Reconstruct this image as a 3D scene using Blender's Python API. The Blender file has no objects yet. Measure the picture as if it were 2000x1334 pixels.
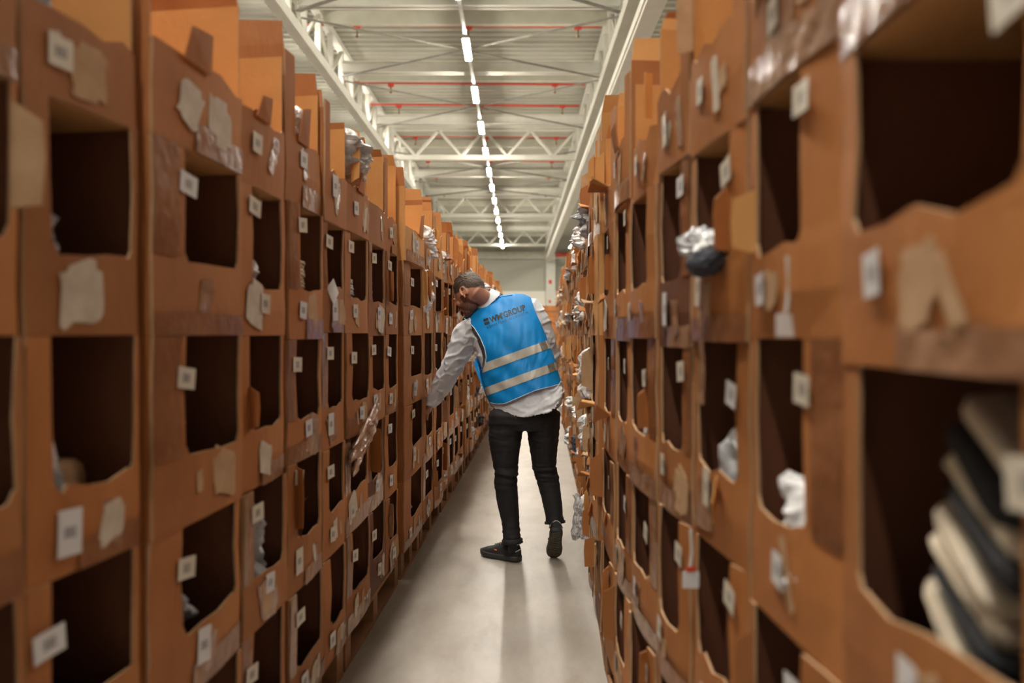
import bpy, bmesh, math, random
from mathutils import Vector, Matrix, noise
D = bpy.data
SC = bpy.context.scene
COL = SC.collection
F = 1556.0            # focal length in pixels of the 2000 px wide frame
CAMH = 1.5

# ---------------------------------------------------------------- camera, world, exposure
cam_d = D.cameras.new('camera'); cam = D.objects.new('camera', cam_d); COL.objects.link(cam)
cam.location = (0, 0, CAMH); cam.rotation_euler = (math.pi/2, 0, 0)
cam_d.sensor_width = 36; cam_d.lens = 28.0; cam_d.shift_y = -0.0085
cam_d.clip_start = 0.05; cam_d.clip_end = 200
cam_d.dof.use_dof = True; cam_d.dof.focus_distance = 5.25; cam_d.dof.aperture_fstop = 1.5
SC.camera = cam
w = D.worlds.new('world'); SC.world = w; w.use_nodes = True
bg = w.node_tree.nodes['Background']; bg.inputs[0].default_value = (1.0, .86, .70, 1); bg.inputs[1].default_value = 0.20
vs = SC.view_settings
vs.view_transform = 'Standard'; vs.look = 'None'; vs.exposure = 0.48; vs.gamma = 1; vs.use_curve_mapping = False
try:
    SC.cycles.use_denoising = True
    SC.cycles.max_bounces = 7; SC.cycles.diffuse_bounces = 5
    SC.cycles.sample_clamp_indirect = 4
except Exception: pass
LAMP_POWER = 300.0

# ---------------------------------------------------------------- materials
def newmat(name):
    m = D.materials.new(name); m.use_nodes = True
    return m, m.node_tree, m.node_tree.nodes['Principled BSDF']
def N(nt, t, **k):
    n = nt.nodes.new(t)
    for a, b in k.items(): setattr(n, a, b)
    return n
def mat(name, c1, c2=None, scale=4, rough=.7, bump=0, bscale=40, metal=0, stretch=(1,1,1), rnd=0, spec=.5, detail=4):
    m, nt, b = newmat(name)
    b.inputs['Roughness'].default_value = rough; b.inputs['Metallic'].default_value = metal
    b.inputs['Specular IOR Level'].default_value = spec
    tc = N(nt, 'ShaderNodeTexCoord'); mp = N(nt, 'ShaderNodeMapping'); mp.inputs['Scale'].default_value = stretch
    nt.links.new(tc.outputs['Object'], mp.inputs['Vector'])
    last = None
    if c2:
        nz = N(nt, 'ShaderNodeTexNoise'); nz.inputs['Scale'].default_value = scale; nz.inputs['Detail'].default_value = detail
        nt.links.new(mp.outputs[0], nz.inputs['Vector'])
        cr = N(nt, 'ShaderNodeValToRGB'); cr.color_ramp.elements[0].position = .32; cr.color_ramp.elements[1].position = .68
        cr.color_ramp.elements[0].color = (*c1, 1); cr.color_ramp.elements[1].color = (*c2, 1)
        nt.links.new(nz.outputs['Fac'], cr.inputs[0]); last = cr.outputs[0]
    else:
        b.inputs['Base Color'].default_value = (*c1, 1)
    if rnd and last is not None:
        oi = N(nt, 'ShaderNodeObjectInfo'); mr = N(nt, 'ShaderNodeMapRange')
        mr.inputs['To Min'].default_value = 1-rnd; mr.inputs['To Max'].default_value = 1+rnd
        nt.links.new(oi.outputs['Random'], mr.inputs['Value'])
        hs = N(nt, 'ShaderNodeHueSaturation'); nt.links.new(mr.outputs[0], hs.inputs['Value'])
        nt.links.new(last, hs.inputs['Color']); last = hs.outputs[0]
    if last is not None: nt.links.new(last, b.inputs['Base Color'])
    if bump:
        n2 = N(nt, 'ShaderNodeTexNoise'); n2.inputs['Scale'].default_value = bscale; n2.inputs['Detail'].default_value = 3
        nt.links.new(mp.outputs[0], n2.inputs['Vector'])
        bp = N(nt, 'ShaderNodeBump'); bp.inputs['Strength'].default_value = bump; bp.inputs['Distance'].default_value = .01
        nt.links.new(n2.outputs['Fac'], bp.inputs['Height']); nt.links.new(bp.outputs[0], b.inputs['Normal'])
    return m
M = {}
M['card'] = mat('cardboard', (.32,.108,.027), (.47,.185,.052), 3.5, .72, .25, 60, stretch=(1,1,.35), rnd=.16)
M['card_brown_shaded'] = mat('cardboard_brown_and_shaded', (.12,.040,.018), (.18,.062,.026), 3.5, .72, .25, 60, stretch=(1,1,.35), rnd=.14)  # brown boxes and cartons; also shade painted into the lower-row interiors
M['card_pale_lit'] = mat('cardboard_pale_and_lit', (.56,.265,.085), (.68,.35,.12), 3, .8, .15, 60, rnd=.1)  # paler boxes and flaps; also lamp light painted onto top-row inner walls
M['card_pale'] = mat('torn_cardboard', (.42,.25,.13), (.56,.36,.21), 12, .85, .15, 60)
M['pale_paper'] = mat('pale_paper_remnant', (.50,.41,.32), (.66,.58,.48), 16, .7, .2, 60)
M['tape'] = mat('brown_tape', (.22,.082,.033), (.32,.135,.06), 7, .28, .5, 25)
M['film'] = mat('clear_film', (.27,.13,.07), (.42,.24,.15), 12, .2, .9, 22)
M['poly'] = mat('plastic_bag', (.62,.62,.64), (.82,.82,.84), 9, .22, .5, 30)
M['poly_grey'] = mat('grey_plastic_bag', (.20,.21,.23), (.62,.63,.66), 14, .18, .6, 30)
M['silver'] = mat('silver_bag', (.34,.36,.39), (.75,.77,.80), 14, .28, .5, 30, metal=.15)
M['black'] = mat('black_cloth', (.012,.013,.016), (.03,.03,.036), 12, .7, .4, 40)
M['navy'] = mat('navy_cloth', (.016,.02,.035), (.035,.04,.06), 12, .7, .4, 40)
M['cream'] = mat('cream_cloth', (.60,.50,.38), (.75,.66,.53), 9, .7, .3, 30)
M['wood'] = mat('pallet_wood', (.24,.115,.05), (.36,.19,.09), 5, .8, .4, 30, stretch=(1,1,3), rnd=.15)
M['steel'] = mat('painted_steel', (.50,.49,.40), (.57,.56,.47), 3, .45)
M['steel_w'] = mat('white_steel', (.62,.61,.54), (.68,.67,.60), 3, .4)
M['rod'] = mat('bracing_steel', (.16,.155,.13), (.24,.23,.19), 8, .5)
M['red'] = mat('red_pipe', (.55,.05,.03), (.66,.08,.05), 8, .4)
M['brass'] = mat('sprinkler_brass', (.16,.10,.04), (.22,.14,.06), 20, .4)
M['wall'] = mat('wall_panel', (.44,.435,.36), (.47,.465,.39), .4, .6)
M['wall_low'] = mat('lower_wall_panel', (.78,.76,.68), (.84,.82,.74), .5, .6)
M['jeans'] = mat('black_denim', (.008,.008,.011), (.017,.017,.022), 30, .68, .35, 220)
M['shirt'] = mat('pale_shirt', (.70,.74,.82), (.78,.82,.90), 60, .8, .08, 260)
M['vest'] = mat('blue_vest', (.001,.205,.58), (.002,.235,.64), 6, .55, .04, 60, spec=.3)
M['reflect'] = mat('reflective_tape', (.42,.40,.36), (.50,.48,.43), 20, .4)
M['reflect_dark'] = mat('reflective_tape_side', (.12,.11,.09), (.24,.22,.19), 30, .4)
M['piping'] = mat('vest_piping', (.55,.62,.68), (.62,.68,.74), 20, .5)
M['lining'] = mat('vest_edge_lining', (.07,.075,.08), (.10,.10,.11), 20, .6)
M['ink'] = mat('black_print', (.008,.009,.012), (.014,.015,.02), 20, .6)
M['hair'] = mat('brown_hair', (.018,.011,.008), (.095,.055,.037), 90, .55, .4, 160)
M['beard'] = mat('stubble', (.11,.050,.034), (.26,.12,.08), 180, .8, .6, 200)
M['rubber'] = mat('sole_rubber', (.02,.02,.02), (.035,.034,.032), 20, .55)
M['tread'] = mat('sole_tread', (.11,.095,.065), (.15,.13,.09), 40, .6)
M['shoe'] = mat('shoe_upper', (.008,.008,.009), (.018,.018,.020), 40, .6, .5, 160)
M['white_trim'] = mat('white_trim', (.62,.60,.57), (.68,.66,.62), 30, .5)
M['orange'] = mat('orange_tag', (.75,.10,.02), (.8,.13,.03), 30, .5)
def skinmat():
    m, nt, b = newmat('skin'); b.inputs['Base Color'].default_value = (.50,.235,.15,1); b.inputs['Roughness'].default_value = .5
    b.inputs['Subsurface Weight'].default_value = .15; b.inputs['Subsurface Radius'].default_value = (.02,.008,.004)
    tc = N(nt,'ShaderNodeTexCoord'); nz = N(nt,'ShaderNodeTexNoise'); nz.inputs['Scale'].default_value = 25
    nt.links.new(tc.outputs['Object'], nz.inputs['Vector']); cr = N(nt,'ShaderNodeValToRGB')
    cr.color_ramp.elements[0].color = (.40,.165,.10,1); cr.color_ramp.elements[1].color = (.56,.28,.19,1)
    nt.links.new(nz.outputs['Fac'], cr.inputs[0]); nt.links.new(cr.outputs[0], b.inputs['Base Color'])
    return m
M['skin'] = skinmat()
def labelmat(name, paper):
    m, nt, b = newmat(name); b.inputs['Roughness'].default_value = .45
    tc = N(nt,'ShaderNodeTexCoord'); sp = N(nt,'ShaderNodeSeparateXYZ'); nt.links.new(tc.outputs['Object'], sp.inputs[0])
    def mth(op, a, b2):
        n = N(nt,'ShaderNodeMath', operation=op)
        for i, v in enumerate((a, b2)):
            if isinstance(v, (int, float)): n.inputs[i].default_value = v
            elif v is not None: nt.links.new(v, n.inputs[i])
        return n.outputs[0]
    bars = N(nt,'ShaderNodeTexNoise', noise_dimensions='1D'); bars.inputs['Scale'].default_value = 420; bars.inputs['Detail'].default_value = 0
    nt.links.new(sp.outputs['X'], bars.inputs['W'])
    bb = mth('GREATER_THAN', bars.outputs['Fac'], .47)
    inx = mth('LESS_THAN', mth('ABSOLUTE', sp.outputs['X'], None), .016)
    inz = mth('LESS_THAN', mth('ABSOLUTE', sp.outputs['Z'], None), .011)
    f = mth('MULTIPLY', mth('MULTIPLY', bb, inx), inz)
    mx = N(nt,'ShaderNodeMix', data_type='RGBA'); nt.links.new(f, mx.inputs['Factor'])
    mx.inputs['A'].default_value = (*paper,1); mx.inputs['B'].default_value = (.13,.12,.13,1)
    nt.links.new(mx.outputs['Result'], b.inputs['Base Color'])
    return m
M['label'] = labelmat('paper_label', (.68,.62,.52)); M['label_white'] = labelmat('white_label', (.72,.71,.72))
def emit(name, c, s):
    m = D.materials.new(name); m.use_nodes = True; nt = m.node_tree; nt.nodes.clear()
    e = nt.nodes.new('ShaderNodeEmission'); e.inputs[0].default_value = (*c,1); e.inputs[1].default_value = s
    o = nt.nodes.new('ShaderNodeOutputMaterial'); nt.links.new(e.outputs[0], o.inputs[0]); return m
M['lamp'] = emit('lamp_glow', (1.0,.93,.80), LAMP_POWER); M['lamp_dim'] = emit('dim_lamp_glow', (1.0,.93,.82), LAMP_POWER*.42)
M['track'] = mat('track_grey', (.36,.36,.33), (.42,.42,.38), 5, .5)
def floormat():
    m = mat('concrete_floor', (.35,.32,.29), (.44,.405,.37), 1.1, .42, .06, 120)
    nt = m.node_tree; b = nt.nodes['Principled BSDF']
    n = N(nt,'ShaderNodeTexNoise'); n.inputs['Scale'].default_value = 3; n.inputs['Detail'].default_value = 6
    mr = N(nt,'ShaderNodeMapRange'); mr.inputs['To Min'].default_value = .32; mr.inputs['To Max'].default_value = .6
    nt.links.new(n.outputs['Fac'], mr.inputs['Value']); nt.links.new(mr.outputs[0], b.inputs['Roughness'])
    return m
M['floor'] = floormat()
def floor_wear():
    nt = M['floor'].node_tree; b = nt.nodes['Principled BSDF']; src = b.inputs['Base Color'].links[0].from_socket
    tc = N(nt,'ShaderNodeTexCoord'); mp = N(nt,'ShaderNodeMapping'); mp.inputs['Scale'].default_value = (2.2,.8,1)
    nt.links.new(tc.outputs['Object'], mp.inputs[0]); n = N(nt,'ShaderNodeTexNoise'); n.inputs['Scale'].default_value = 2.4; n.inputs['Detail'].default_value = 9; n.inputs['Roughness'].default_value = .68
    nt.links.new(mp.outputs[0], n.inputs['Vector']); cr = N(nt,'ShaderNodeValToRGB'); cr.color_ramp.elements[0].position = .35; cr.color_ramp.elements[1].position = .6
    cr.color_ramp.elements[0].color = (.80,.77,.73,1); cr.color_ramp.elements[1].color = (1,1,1,1); nt.links.new(n.outputs['Fac'], cr.inputs[0])
    mx = N(nt,'ShaderNodeMix', data_type='RGBA', blend_type='MULTIPLY'); mx.inputs['Factor'].default_value = 1
    nt.links.new(src, mx.inputs['A']); nt.links.new(cr.outputs[0], mx.inputs['B']); nt.links.new(mx.outputs['Result'], b.inputs['Base Color'])
floor_wear()
def deckmat():
    # trapezoid sheet roof, light paint
    return mat('roof_deck', (.42,.415,.35), (.47,.465,.395), 1.2, .55)
M['deck'] = deckmat()

# ---------------------------------------------------------------- mesh helpers
class MB:
    def __init__(s): s.v = []; s.f = []; s.m = []
    def face(s, pts, mi=0):
        i = len(s.v); s.v += [tuple(p) for p in pts]; s.f.append(tuple(range(i, i+len(pts)))); s.m.append(mi)
    def box(s, lo, hi, mi=0, mt=None):
        x0,y0,z0 = lo; x1,y1,z1 = hi
        c = [Vector(p) for p in ((x0,y0,z0),(x1,y0,z0),(x1,y1,z0),(x0,y1,z0),(x0,y0,z1),(x1,y0,z1),(x1,y1,z1),(x0,y1,z1))]
        if mt is not None: c = [mt @ p for p in c]
        i = len(s.v); s.v += [tuple(p) for p in c]
        for q in ((0,3,2,1),(4,5,6,7),(0,1,5,4),(1,2,6,5),(2,3,7,6),(3,0,4,7)):
            s.f.append(tuple(i+k for k in q)); s.m.append(mi)
    def beam(s, a, b, wd, ht, mi=0, up=Vector((0,0,1))):
        a = Vector(a); b = Vector(b); d = (b-a); L = d.length; d.normalize()
        x = d.cross(up)
        if x.length < 1e-4: x = Vector((1,0,0))
        x.normalize(); z = x.cross(d)
        mt = Matrix((x, d, z)).transposed().to_4x4(); mt.translation = a
        s.box((-wd/2, 0, -ht/2), (wd/2, L, ht/2), mi, mt)
    def tube(s, path, radii, n=10, mi=0, caps=True, flat=None):
        path = [Vector(p) for p in path]
        if isinstance(radii, (int, float)): radii = [radii]*len(path)
        ref = None; base = len(s.v)
        for k, p in enumerate(path):
            t = (path[min(k+1, len(path)-1)] - path[max(k-1, 0)]).normalized()
            if ref is None:
                ref = t.orthogonal().normalized()
            else:
                ref = (ref - t*ref.dot(t)).normalized()
            bi = t.cross(ref)
            for j in range(n):
                a = 2*math.pi*j/n
                s.v.append(tuple(p + (ref*math.cos(a) + bi*math.sin(a))*radii[k]))
        for k in range(len(path)-1):
            for j in range(n):
                a = base+k*n+j; b = base+k*n+(j+1)%n
                s.f.append((a, b, b+n, a+n)); s.m.append(mi)
        if caps:
            s.f.append(tuple(base+j for j in reversed(range(n)))); s.m.append(mi)
            s.f.append(tuple(base+(len(path)-1)*n+j for j in range(n))); s.m.append(mi)
    def ellipsoid(s, c, ax, r, nu=20, nv=12, mi=0):
        # ax: three unit axes, r: three radii
        c = Vector(c); base = len(s.v)
        for i in range(nv+1):
            th = math.pi*i/nv
            for j in range(nu):
                ph = 2*math.pi*j/nu
                l = (math.sin(th)*math.cos(ph)*r[0], math.sin(th)*math.sin(ph)*r[1], math.cos(th)*r[2])
                s.v.append(tuple(c + ax[0]*l[0] + ax[1]*l[1] + ax[2]*l[2]))
        for i in range(nv):
            for j in range(nu):
                a = base+i*nu+j; b = base+i*nu+(j+1)%nu
                s.f.append((a, a+nu, b+nu, b)); s.m.append(mi)
    def loft(s, rings, mi=0, caps=True, closed=True):
        n = len(rings[0]); base = len(s.v)
        for r in rings: s.v += [tuple(p) for p in r]
        for k in range(len(rings)-1):
            for j in range(n if closed else n-1):
                a = base+k*n+j; b = base+k*n+(j+1)%n
                s.f.append((a, b, b+n, a+n)); s.m.append(mi)
        if caps and closed:
            s.f.append(tuple(base+j for j in reversed(range(n)))); s.m.append(mi)
            s.f.append(tuple(base+(len(rings)-1)*n+j for j in range(n))); s.m.append(mi)
    def mesh(s, name, mats, smooth=False):
        me = D.meshes.new(name); me.from_pydata(s.v, [], s.f)
        for m_ in mats: me.materials.append(m_)
        if len(mats) > 1:
            me.polygons.foreach_set('material_index', s.m)
        if smooth: me.polygons.foreach_set('use_smooth', [True]*len(me.polygons))
        me.update(); return me
    def build(s, name, mats, parent=None, smooth=False, loc=None):
        if not isinstance(mats, (list, tuple)): mats = [mats]
        o = D.objects.new(name, s.mesh(name, mats, smooth)); COL.objects.link(o)
        if parent is not None: o.parent = parent
        if loc is not None: o.location = loc
        return o
def recentre(o):
    """put the origin of an unparented mesh at the middle of its base"""
    vs_ = [v.co for v in o.data.vertices]
    c = Vector(((min(v.x for v in vs_)+max(v.x for v in vs_))/2, (min(v.y for v in vs_)+max(v.y for v in vs_))/2, min(v.z for v in vs_)))
    o.data.transform(Matrix.Translation(-c)); o.location = o.location + c
    return o
def tag(o, label, cat, group=None, kind=None):
    if label: o['label'] = label
    if cat: o['category'] = cat
    if group: o['group'] = group
    if kind: o['kind'] = kind
    return o
def empty(name, loc=(0,0,0)):
    o = D.objects.new(name, None); COL.objects.link(o); o.location = loc; o.empty_display_size = .1
    return o
def struct(o): o['kind'] = 'structure'; return o
def px(x, y, Y):
    return Vector(((x-1000)/F*Y, Y, CAMH + (650-y)/F*Y))

# ---------------------------------------------------------------- the hall
def bx(X, Y): return X + .0077*Y          # the hall's own axes are turned a little against the view
mb = MB(); mb.face([(-14,-12,0),(16,-12,0),(16,65.3,0),(-14,65.3,0)]); struct(mb.build('floor', M['floor']))
ZL, ZB, ZD = 7.9, 8.0, 9.25               # lamps, bottom chords, roof deck
mb = MB(); y = -12.0
prof = [(0,0),(.16,0),(.19,.07),(.31,.07)]
pts = []
while y < 65.5:
    for dy, dz in prof: pts.append((y+dy, ZD+dz))
    y += .34
for a, b in zip(pts, pts[1:]):
    mb.face([(-14,a[0],a[1]),(16,a[0],a[1]),(16,b[0],b[1]),(-14,b[0],b[1])])
mb.face([(-14,-12,ZD+.1),(-14,65.5,ZD+.1),(16,65.5,ZD+.1),(16,-12,ZD+.1)])
struct(mb.build('ceiling', M['deck']))
mb = MB(); mb.box((-14,65.0,4.9),(16,65.3,9.3)); struct(mb.build('wall_back', M['wall']))
mb = MB(); mb.box((-14,64.96,0),(16,65.3,4.9)); struct(mb.build('wall_back_lower', M['wall_low']))
mb = MB(); mb.box((-14,64.6,7.5),(16,64.95,8.1)); struct(mb.build('trim_1', M['steel']))
mb = MB(); mb.box((3.5,64.5,7.66),(8,64.6,8.0)); tag(recentre(mb.build('red_fascia', M['red'])), 'red strip high on the far wall right of the lights', 'panel')
for k, xx in enumerate((-9.5, 2.75, 10)):
    mb = MB(); mb.box((xx,64.3,0),(xx+.75,64.95,8.2)); o = recentre(mb.build('support_column', M['steel_w']))
    tag(o, ['pale column on far wall hidden behind the left rack','pale column on far wall rising above the right rack with a red plate','pale column on far wall hidden behind the right rack'][k], 'column')
    if k == 1:
        for zz, r in ((5.45,.16),(3.9,.12)):
            p = MB(); p.box((.22,-.42,zz),(.22+r*1.6,-.33,zz+r*2)); q = p.build('red_plate', M['red'], o); q.location = (-.38,.08,0)

# roof structure: cross beams and trusses
beams = [12.0, 16.9, 21.2, 26.4, 29.6, 35.3, 39.8, 44.2, 49.0, 54.0, 59.0]
TX0, TX1 = -4.66, 2.15
names = ['second','third','fourth','fifth','sixth','seventh','eighth','ninth','tenth','eleventh','twelfth']
for k, Y in enumerate(beams):
    x0, x1 = bx(TX0, Y), bx(TX1, Y)
    if abs(Y-29.6) < .1 or abs(Y-44.2) < .1 or abs(Y-59) < .1:
        t = empty('roof_truss', ((x0+x1)/2, Y, ZB)); far = {29.6:'nearest',44.2:'middle',59.0:'farthest'}[Y]
        tag(t, far+' white zigzag truss spanning the aisle below the roof', 'truss', 'trusses across the aisle')
        def T(m, nm): m.build(nm, M['steel_w'], t)
        hw = (x1-x0)/2
        m = MB(); m.box((-hw,-.1,-.09),(hw,.1,.09)); T(m,'bottom_chord')
        m = MB(); m.box((-hw,-.1,1.0),(hw,.1,1.18)); T(m,'top_chord')
        nn = 8
        for i in range(nn):
            a = -hw+2*hw*i/nn; b = -hw+2*hw*(i+1)/nn
            m = MB(); m.beam((a,0,.06 if i%2 else 1.02),(b,0,1.02 if i%2 else .06),.09,.09); T(m,'web_member')
    else:
        b = MB(); zt = ZB+ .55
        hh = .30
        b.box((x0,Y-.13,zt-hh/2),(x1,Y+.13,zt-hh/2+.03)); b.box((x0,Y-.13,zt+hh/2-.03),(x1,Y+.13,zt+hh/2)); b.box((x0,Y-.02,zt-hh/2),(x1,Y+.02,zt+hh/2))
        o = recentre(b.build('roof_beam', M['steel_w']))
        tag(o, 'pale steel cross beam under the roof, %s from the camera' % (['nearest']+names)[k], 'beam', 'cross beams under the roof')
    b = MB(); b.box((x0, Y+2.2, ZD-.34), (x1, Y+2.36, ZD-.02)); o = recentre(b.build('roof_purlin', M['steel']))
    tag(o, 'shallow purlin just under the roof sheets, %s from the camera' % (['nearest']+names)[k], 'purlin', 'purlins under the roof sheets')
def longtruss(X, lab):
    t = empty('longitudinal_truss', (bx(X,0), 0, ZB)); tag(t, lab, 'truss')
    m = MB(); m.beam((0,2,0),(.0077*62,64,0),.24,.24); m.build('bottom_chord', M['steel_w'], t)
    m = MB(); m.beam((0,2,1.15),(.0077*62,64,1.15),.2,.16); m.build('top_chord', M['steel_w'], t)
    y = 9.0; i = 0
    while y < 63:
        xo = .0077*(y-2)
        m = MB(); m.beam((xo,y,.1),(xo,y,1.1),.11,.13, up=Vector((1,0,0))); m.build('post', M['steel_w'], t)
        if i < 30:
            m = MB(); m.beam((xo,y,.08 if i%2 else 1.08),(xo+.0077*1.25,y+1.25,1.08 if i%2 else .08),.07,.07); m.build('diagonal', M['steel'], t)
        y += 1.25 if y < 40 else 2.5; i += 1
longtruss(TX0-.1, 'pale steel truss running along the hall above the left rack')
longtruss(TX1+.1, 'pale steel truss running along the hall above the right rack')
m = MB(); X = 2.38
m.beam((bx(X,2),2,7.25),(bx(X,64),64,7.25),.34,.14); m.beam((bx(X,2)-.19,2,7.33),(bx(X,64)-.19,64,7.33),.03,.16); m.beam((bx(X,2)+.19,2,7.33),(bx(X,64)+.19,64,7.33),.03,.16)
o = m.build('cable_tray', M['steel_w']); tag(recentre(o), 'long white tray running under the right-hand roof truss', 'cable tray')
y = 8
while y < 60:
    h = MB(); h.beam((bx(X,y),y,7.3),(bx(X,y),y,8.0),.04,.04, up=Vector((1,0,0))); ho = h.build('hanger', M['rod'], o); ho.matrix_parent_inverse = Matrix.Translation(-o.location); y += 3.2
# cross bracing rods
bays = [(12,16.9),(16.9,21.2),(21.2,26.4),(29.6,35.3),(35.3,39.8)]
zr = ZB+.25
for k, (a, b) in enumerate(bays):
    for q in (0,1):
        xa, xb = (TX0, TX1) if q == 0 else (TX1, TX0)
        m = MB(); 
        m.beam((bx(xa,a),a+.15,zr+.02*q),(bx(xb,b),b-.15,zr+.02*q),.035,.035)
        m.beam((bx(xa,a),a+.40,zr+.07+.03*q),(bx(xb,b),b+.1,zr+.07+.03*q),.018,.018)
        tag(recentre(m.build('bracing_rod', M['rod'])), 'thin dark bracing rods slanting %s across the %s roof bay' % (('away to the right','away to the left')[q], (['nearest']+names)[k]), 'bracing rod', 'crossed rods under the roof')
# sprinkler pipes
pipes = [19.3, 23.8, 26.05, 30.3, 34.5, 38.0, 42.0]
for k, Y in enumerate(pipes):
    z = ZB+.95
    o = empty('sprinkler_pipe', (bx(-1.3,Y), Y, z))
    tag(o, 'thin red sprinkler pipe crossing under the roof, %s from the camera' % (['nearest']+names)[k], 'pipe', 'red sprinkler pipes')
    m = MB(); m.tube([(-4.4 if k else -5.6,0,.03),(3.3,0,-.03)], .033 if k < 3 else .024, 8); m.build('pipe', M['red'], o)
    for xx in ((-2.6,.1,2.75) if k != 1 else (-2.5,0,2.4)):
        m = MB(); m.box((-.09,-.05,-.10),(.09,.05,.0)); hd = m.build('pipe_fitting', M['red'], o, loc=(xx,0,0))
        m = MB(); m.tube([(0,0,-.08),(0,0,-.24),(0,0,-.26),(0,0,-.30)], [.018,.018,.05,.02], 8); m.build('sprinkler_head', M['brass'], hd)
# lamps on a track
def lamp_row(X, lab, y0, n, group, track=True, zl=ZL, skip=0):
    if track:
        m = MB(); m.beam((bx(X,-8),-8,zl+.10),(bx(X,63),63,zl+.10),.07,.06)
        tag(recentre(m.build('lighting_track', M['track'])), 'thin grey lighting track %s' % lab, 'lighting track')
    for k in range(n):
        Y = y0+3.42*k
        o = empty('ceiling_lamp', (bx(X,Y),Y,zl))
        kk = k-skip
        which = None if kk < 0 else ('nearest' if kk == 0 else (names[kk-1] if kk-1 < len(names) else None))
        tag(o, ('linear white ceiling lamp %s, %s from the camera' % (lab, which)) if which else ('linear ceiling lamp %s, overhead or behind the camera' if kk < 0 else 'small far ceiling lamp %s') % lab, 'lamp', group if kk >= 0 else 'lamps out of view near the camera')
        m = MB(); m.box((-.075,-.66,.0),(.075,.66,.065)); m.build('housing', M['track'], o)
        m = MB(); m.box((-.062,-.64,-.035),(.062,.64,-.001)); m.build('diffuser', M['lamp' if X > -2 and X < 0 else 'lamp_dim'], o)
lamp_row(-1.15, 'over the aisle', -2.54, 19, 'lamps over the aisle', skip=6)
lamp_row(3.9, 'beyond the right rack', 4.3, 17, 'lamps beyond the right rack', skip=0)
lamp_row(-5.4, 'beyond the left truss', 4.34, 10, 'lamps beyond the left truss', zl=8.75, skip=4)
# ---------------------------------------------------------------- the two racks of cardboard boxes
def interp(t, u):
    if u <= t[0][0]:
        a, b = t[0], t[1]
    elif u >= t[-1][0]:
        a, b = t[-2], t[-1]
    else:
        for a, b in zip(t, t[1:]):
            if a[0] <= u <= b[0]: break
    return a[1] + (b[1]-a[1])*(u-a[0])/(b[0]-a[0])
LT = [(.8,-.90),(1.0,-.87),(1.14,-.83),(1.3,-.80),(1.5,-.79),(1.75,-.77),(2.0,-.75),(2.4,-.72),(3.1,-.67),(3.6,-.63),(4.24,-.59),(5.65,-.49),(8,-.36),(10,-.23)]
RT = [(.55,.50),(.8,.50),(1.0,.485),(1.28,.45),(1.5,.42),(1.8,.40),(2.2,.40),(2.6,.43),(3.37,.51),(4.3,.58),(6,.68),(8,.80),(11,.99)]
UM = F/1000
SEAM_L = [.16,.585,1.035,1.49,1.945]; SEAM_R = [.16,.57,1.0,1.475,1.95]
# (start u, end u) of each stack; towers stand on one pallet each
left_cols = [(.66,.922),(.926,1.14),(1.16,1.48),(1.49,1.735),(1.76,2.02),(2.03,2.25),(2.26,2.55),(2.56,2.82),(2.83,3.06),
             (3.11,3.55),(3.56,3.88),(3.89,4.22)]
u = 4.27
while u < 9.2:
    for k in range(4): left_cols.append((u, u+.275)); u += .285
    u += .05
right_cols = [(.45,.755),(.77,1.03),(1.045,1.28),(1.29,1.48),(1.49,1.74),(1.76,1.99),(2.0,2.28),(2.29,2.62),(2.64,2.9)]
u = 2.94
while u < 10.2:
    for k in range(4): right_cols.append((u, u+.275)); u += .285
    u += .05
ORD = ['nearest','second','third','fourth','fifth','sixth','seventh','eighth','ninth','tenth','eleventh','twelfth','thirteenth','fourteenth','fifteenth','sixteenth','seventeenth','eighteenth','nineteenth','twentieth']
ROWN = ['bottom row','second row up','middle row','fourth row up','top row']

lab_mesh = {}
def label_mesh(kind, w_, h_):
    k = (kind, w_, h_)
    if k not in lab_mesh:
        m = MB(); nx = 6
        for i in range(nx):   # a slightly curled paper tag
            x0 = -w_/2+w_*i/nx; x1 = -w_/2+w_*(i+1)/nx
            c0 = -.004-.006*(i/nx)**2; c1 = -.004-.006*((i+1)/nx)**2
            m.face([(x0,c0,-h_/2),(x1,c1,-h_/2),(x1,c1,h_/2),(x0,c0,h_/2)])
            m.face([(x0,c0+.0015,-h_/2),(x0,c0+.0015,h_/2),(x1,c1+.0015,h_/2),(x1,c1+.0015,-h_/2)])
        lab_mesh[k] = m.mesh('label', [M[kind]])
    return lab_mesh[k]
def patch_mesh(rng, w_, h_, th=.0012):
    m = MB(); n = 16; P = []; sk = rng.uniform(-.3,.3)
    for k in range(n):
        a = 2*math.pi*(k+.5)/n; r = .78+.34*rng.random(); c, s_ = math.cos(a), math.sin(a)
        x = math.copysign(abs(c)**.45, c)*w_/2*r; z = math.copysign(abs(s_)**.45, s_)*h_/2*r
        P.append((x+sk*z, z))
    m.face([(x,-th,z) for x, z in P])
    for a, b in zip(P, P[1:]+P[:1]): m.face([(b[0],-th,b[1]),(a[0],-th,a[1]),(a[0],0,a[1]),(b[0],0,b[1])])
    return m

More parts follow.
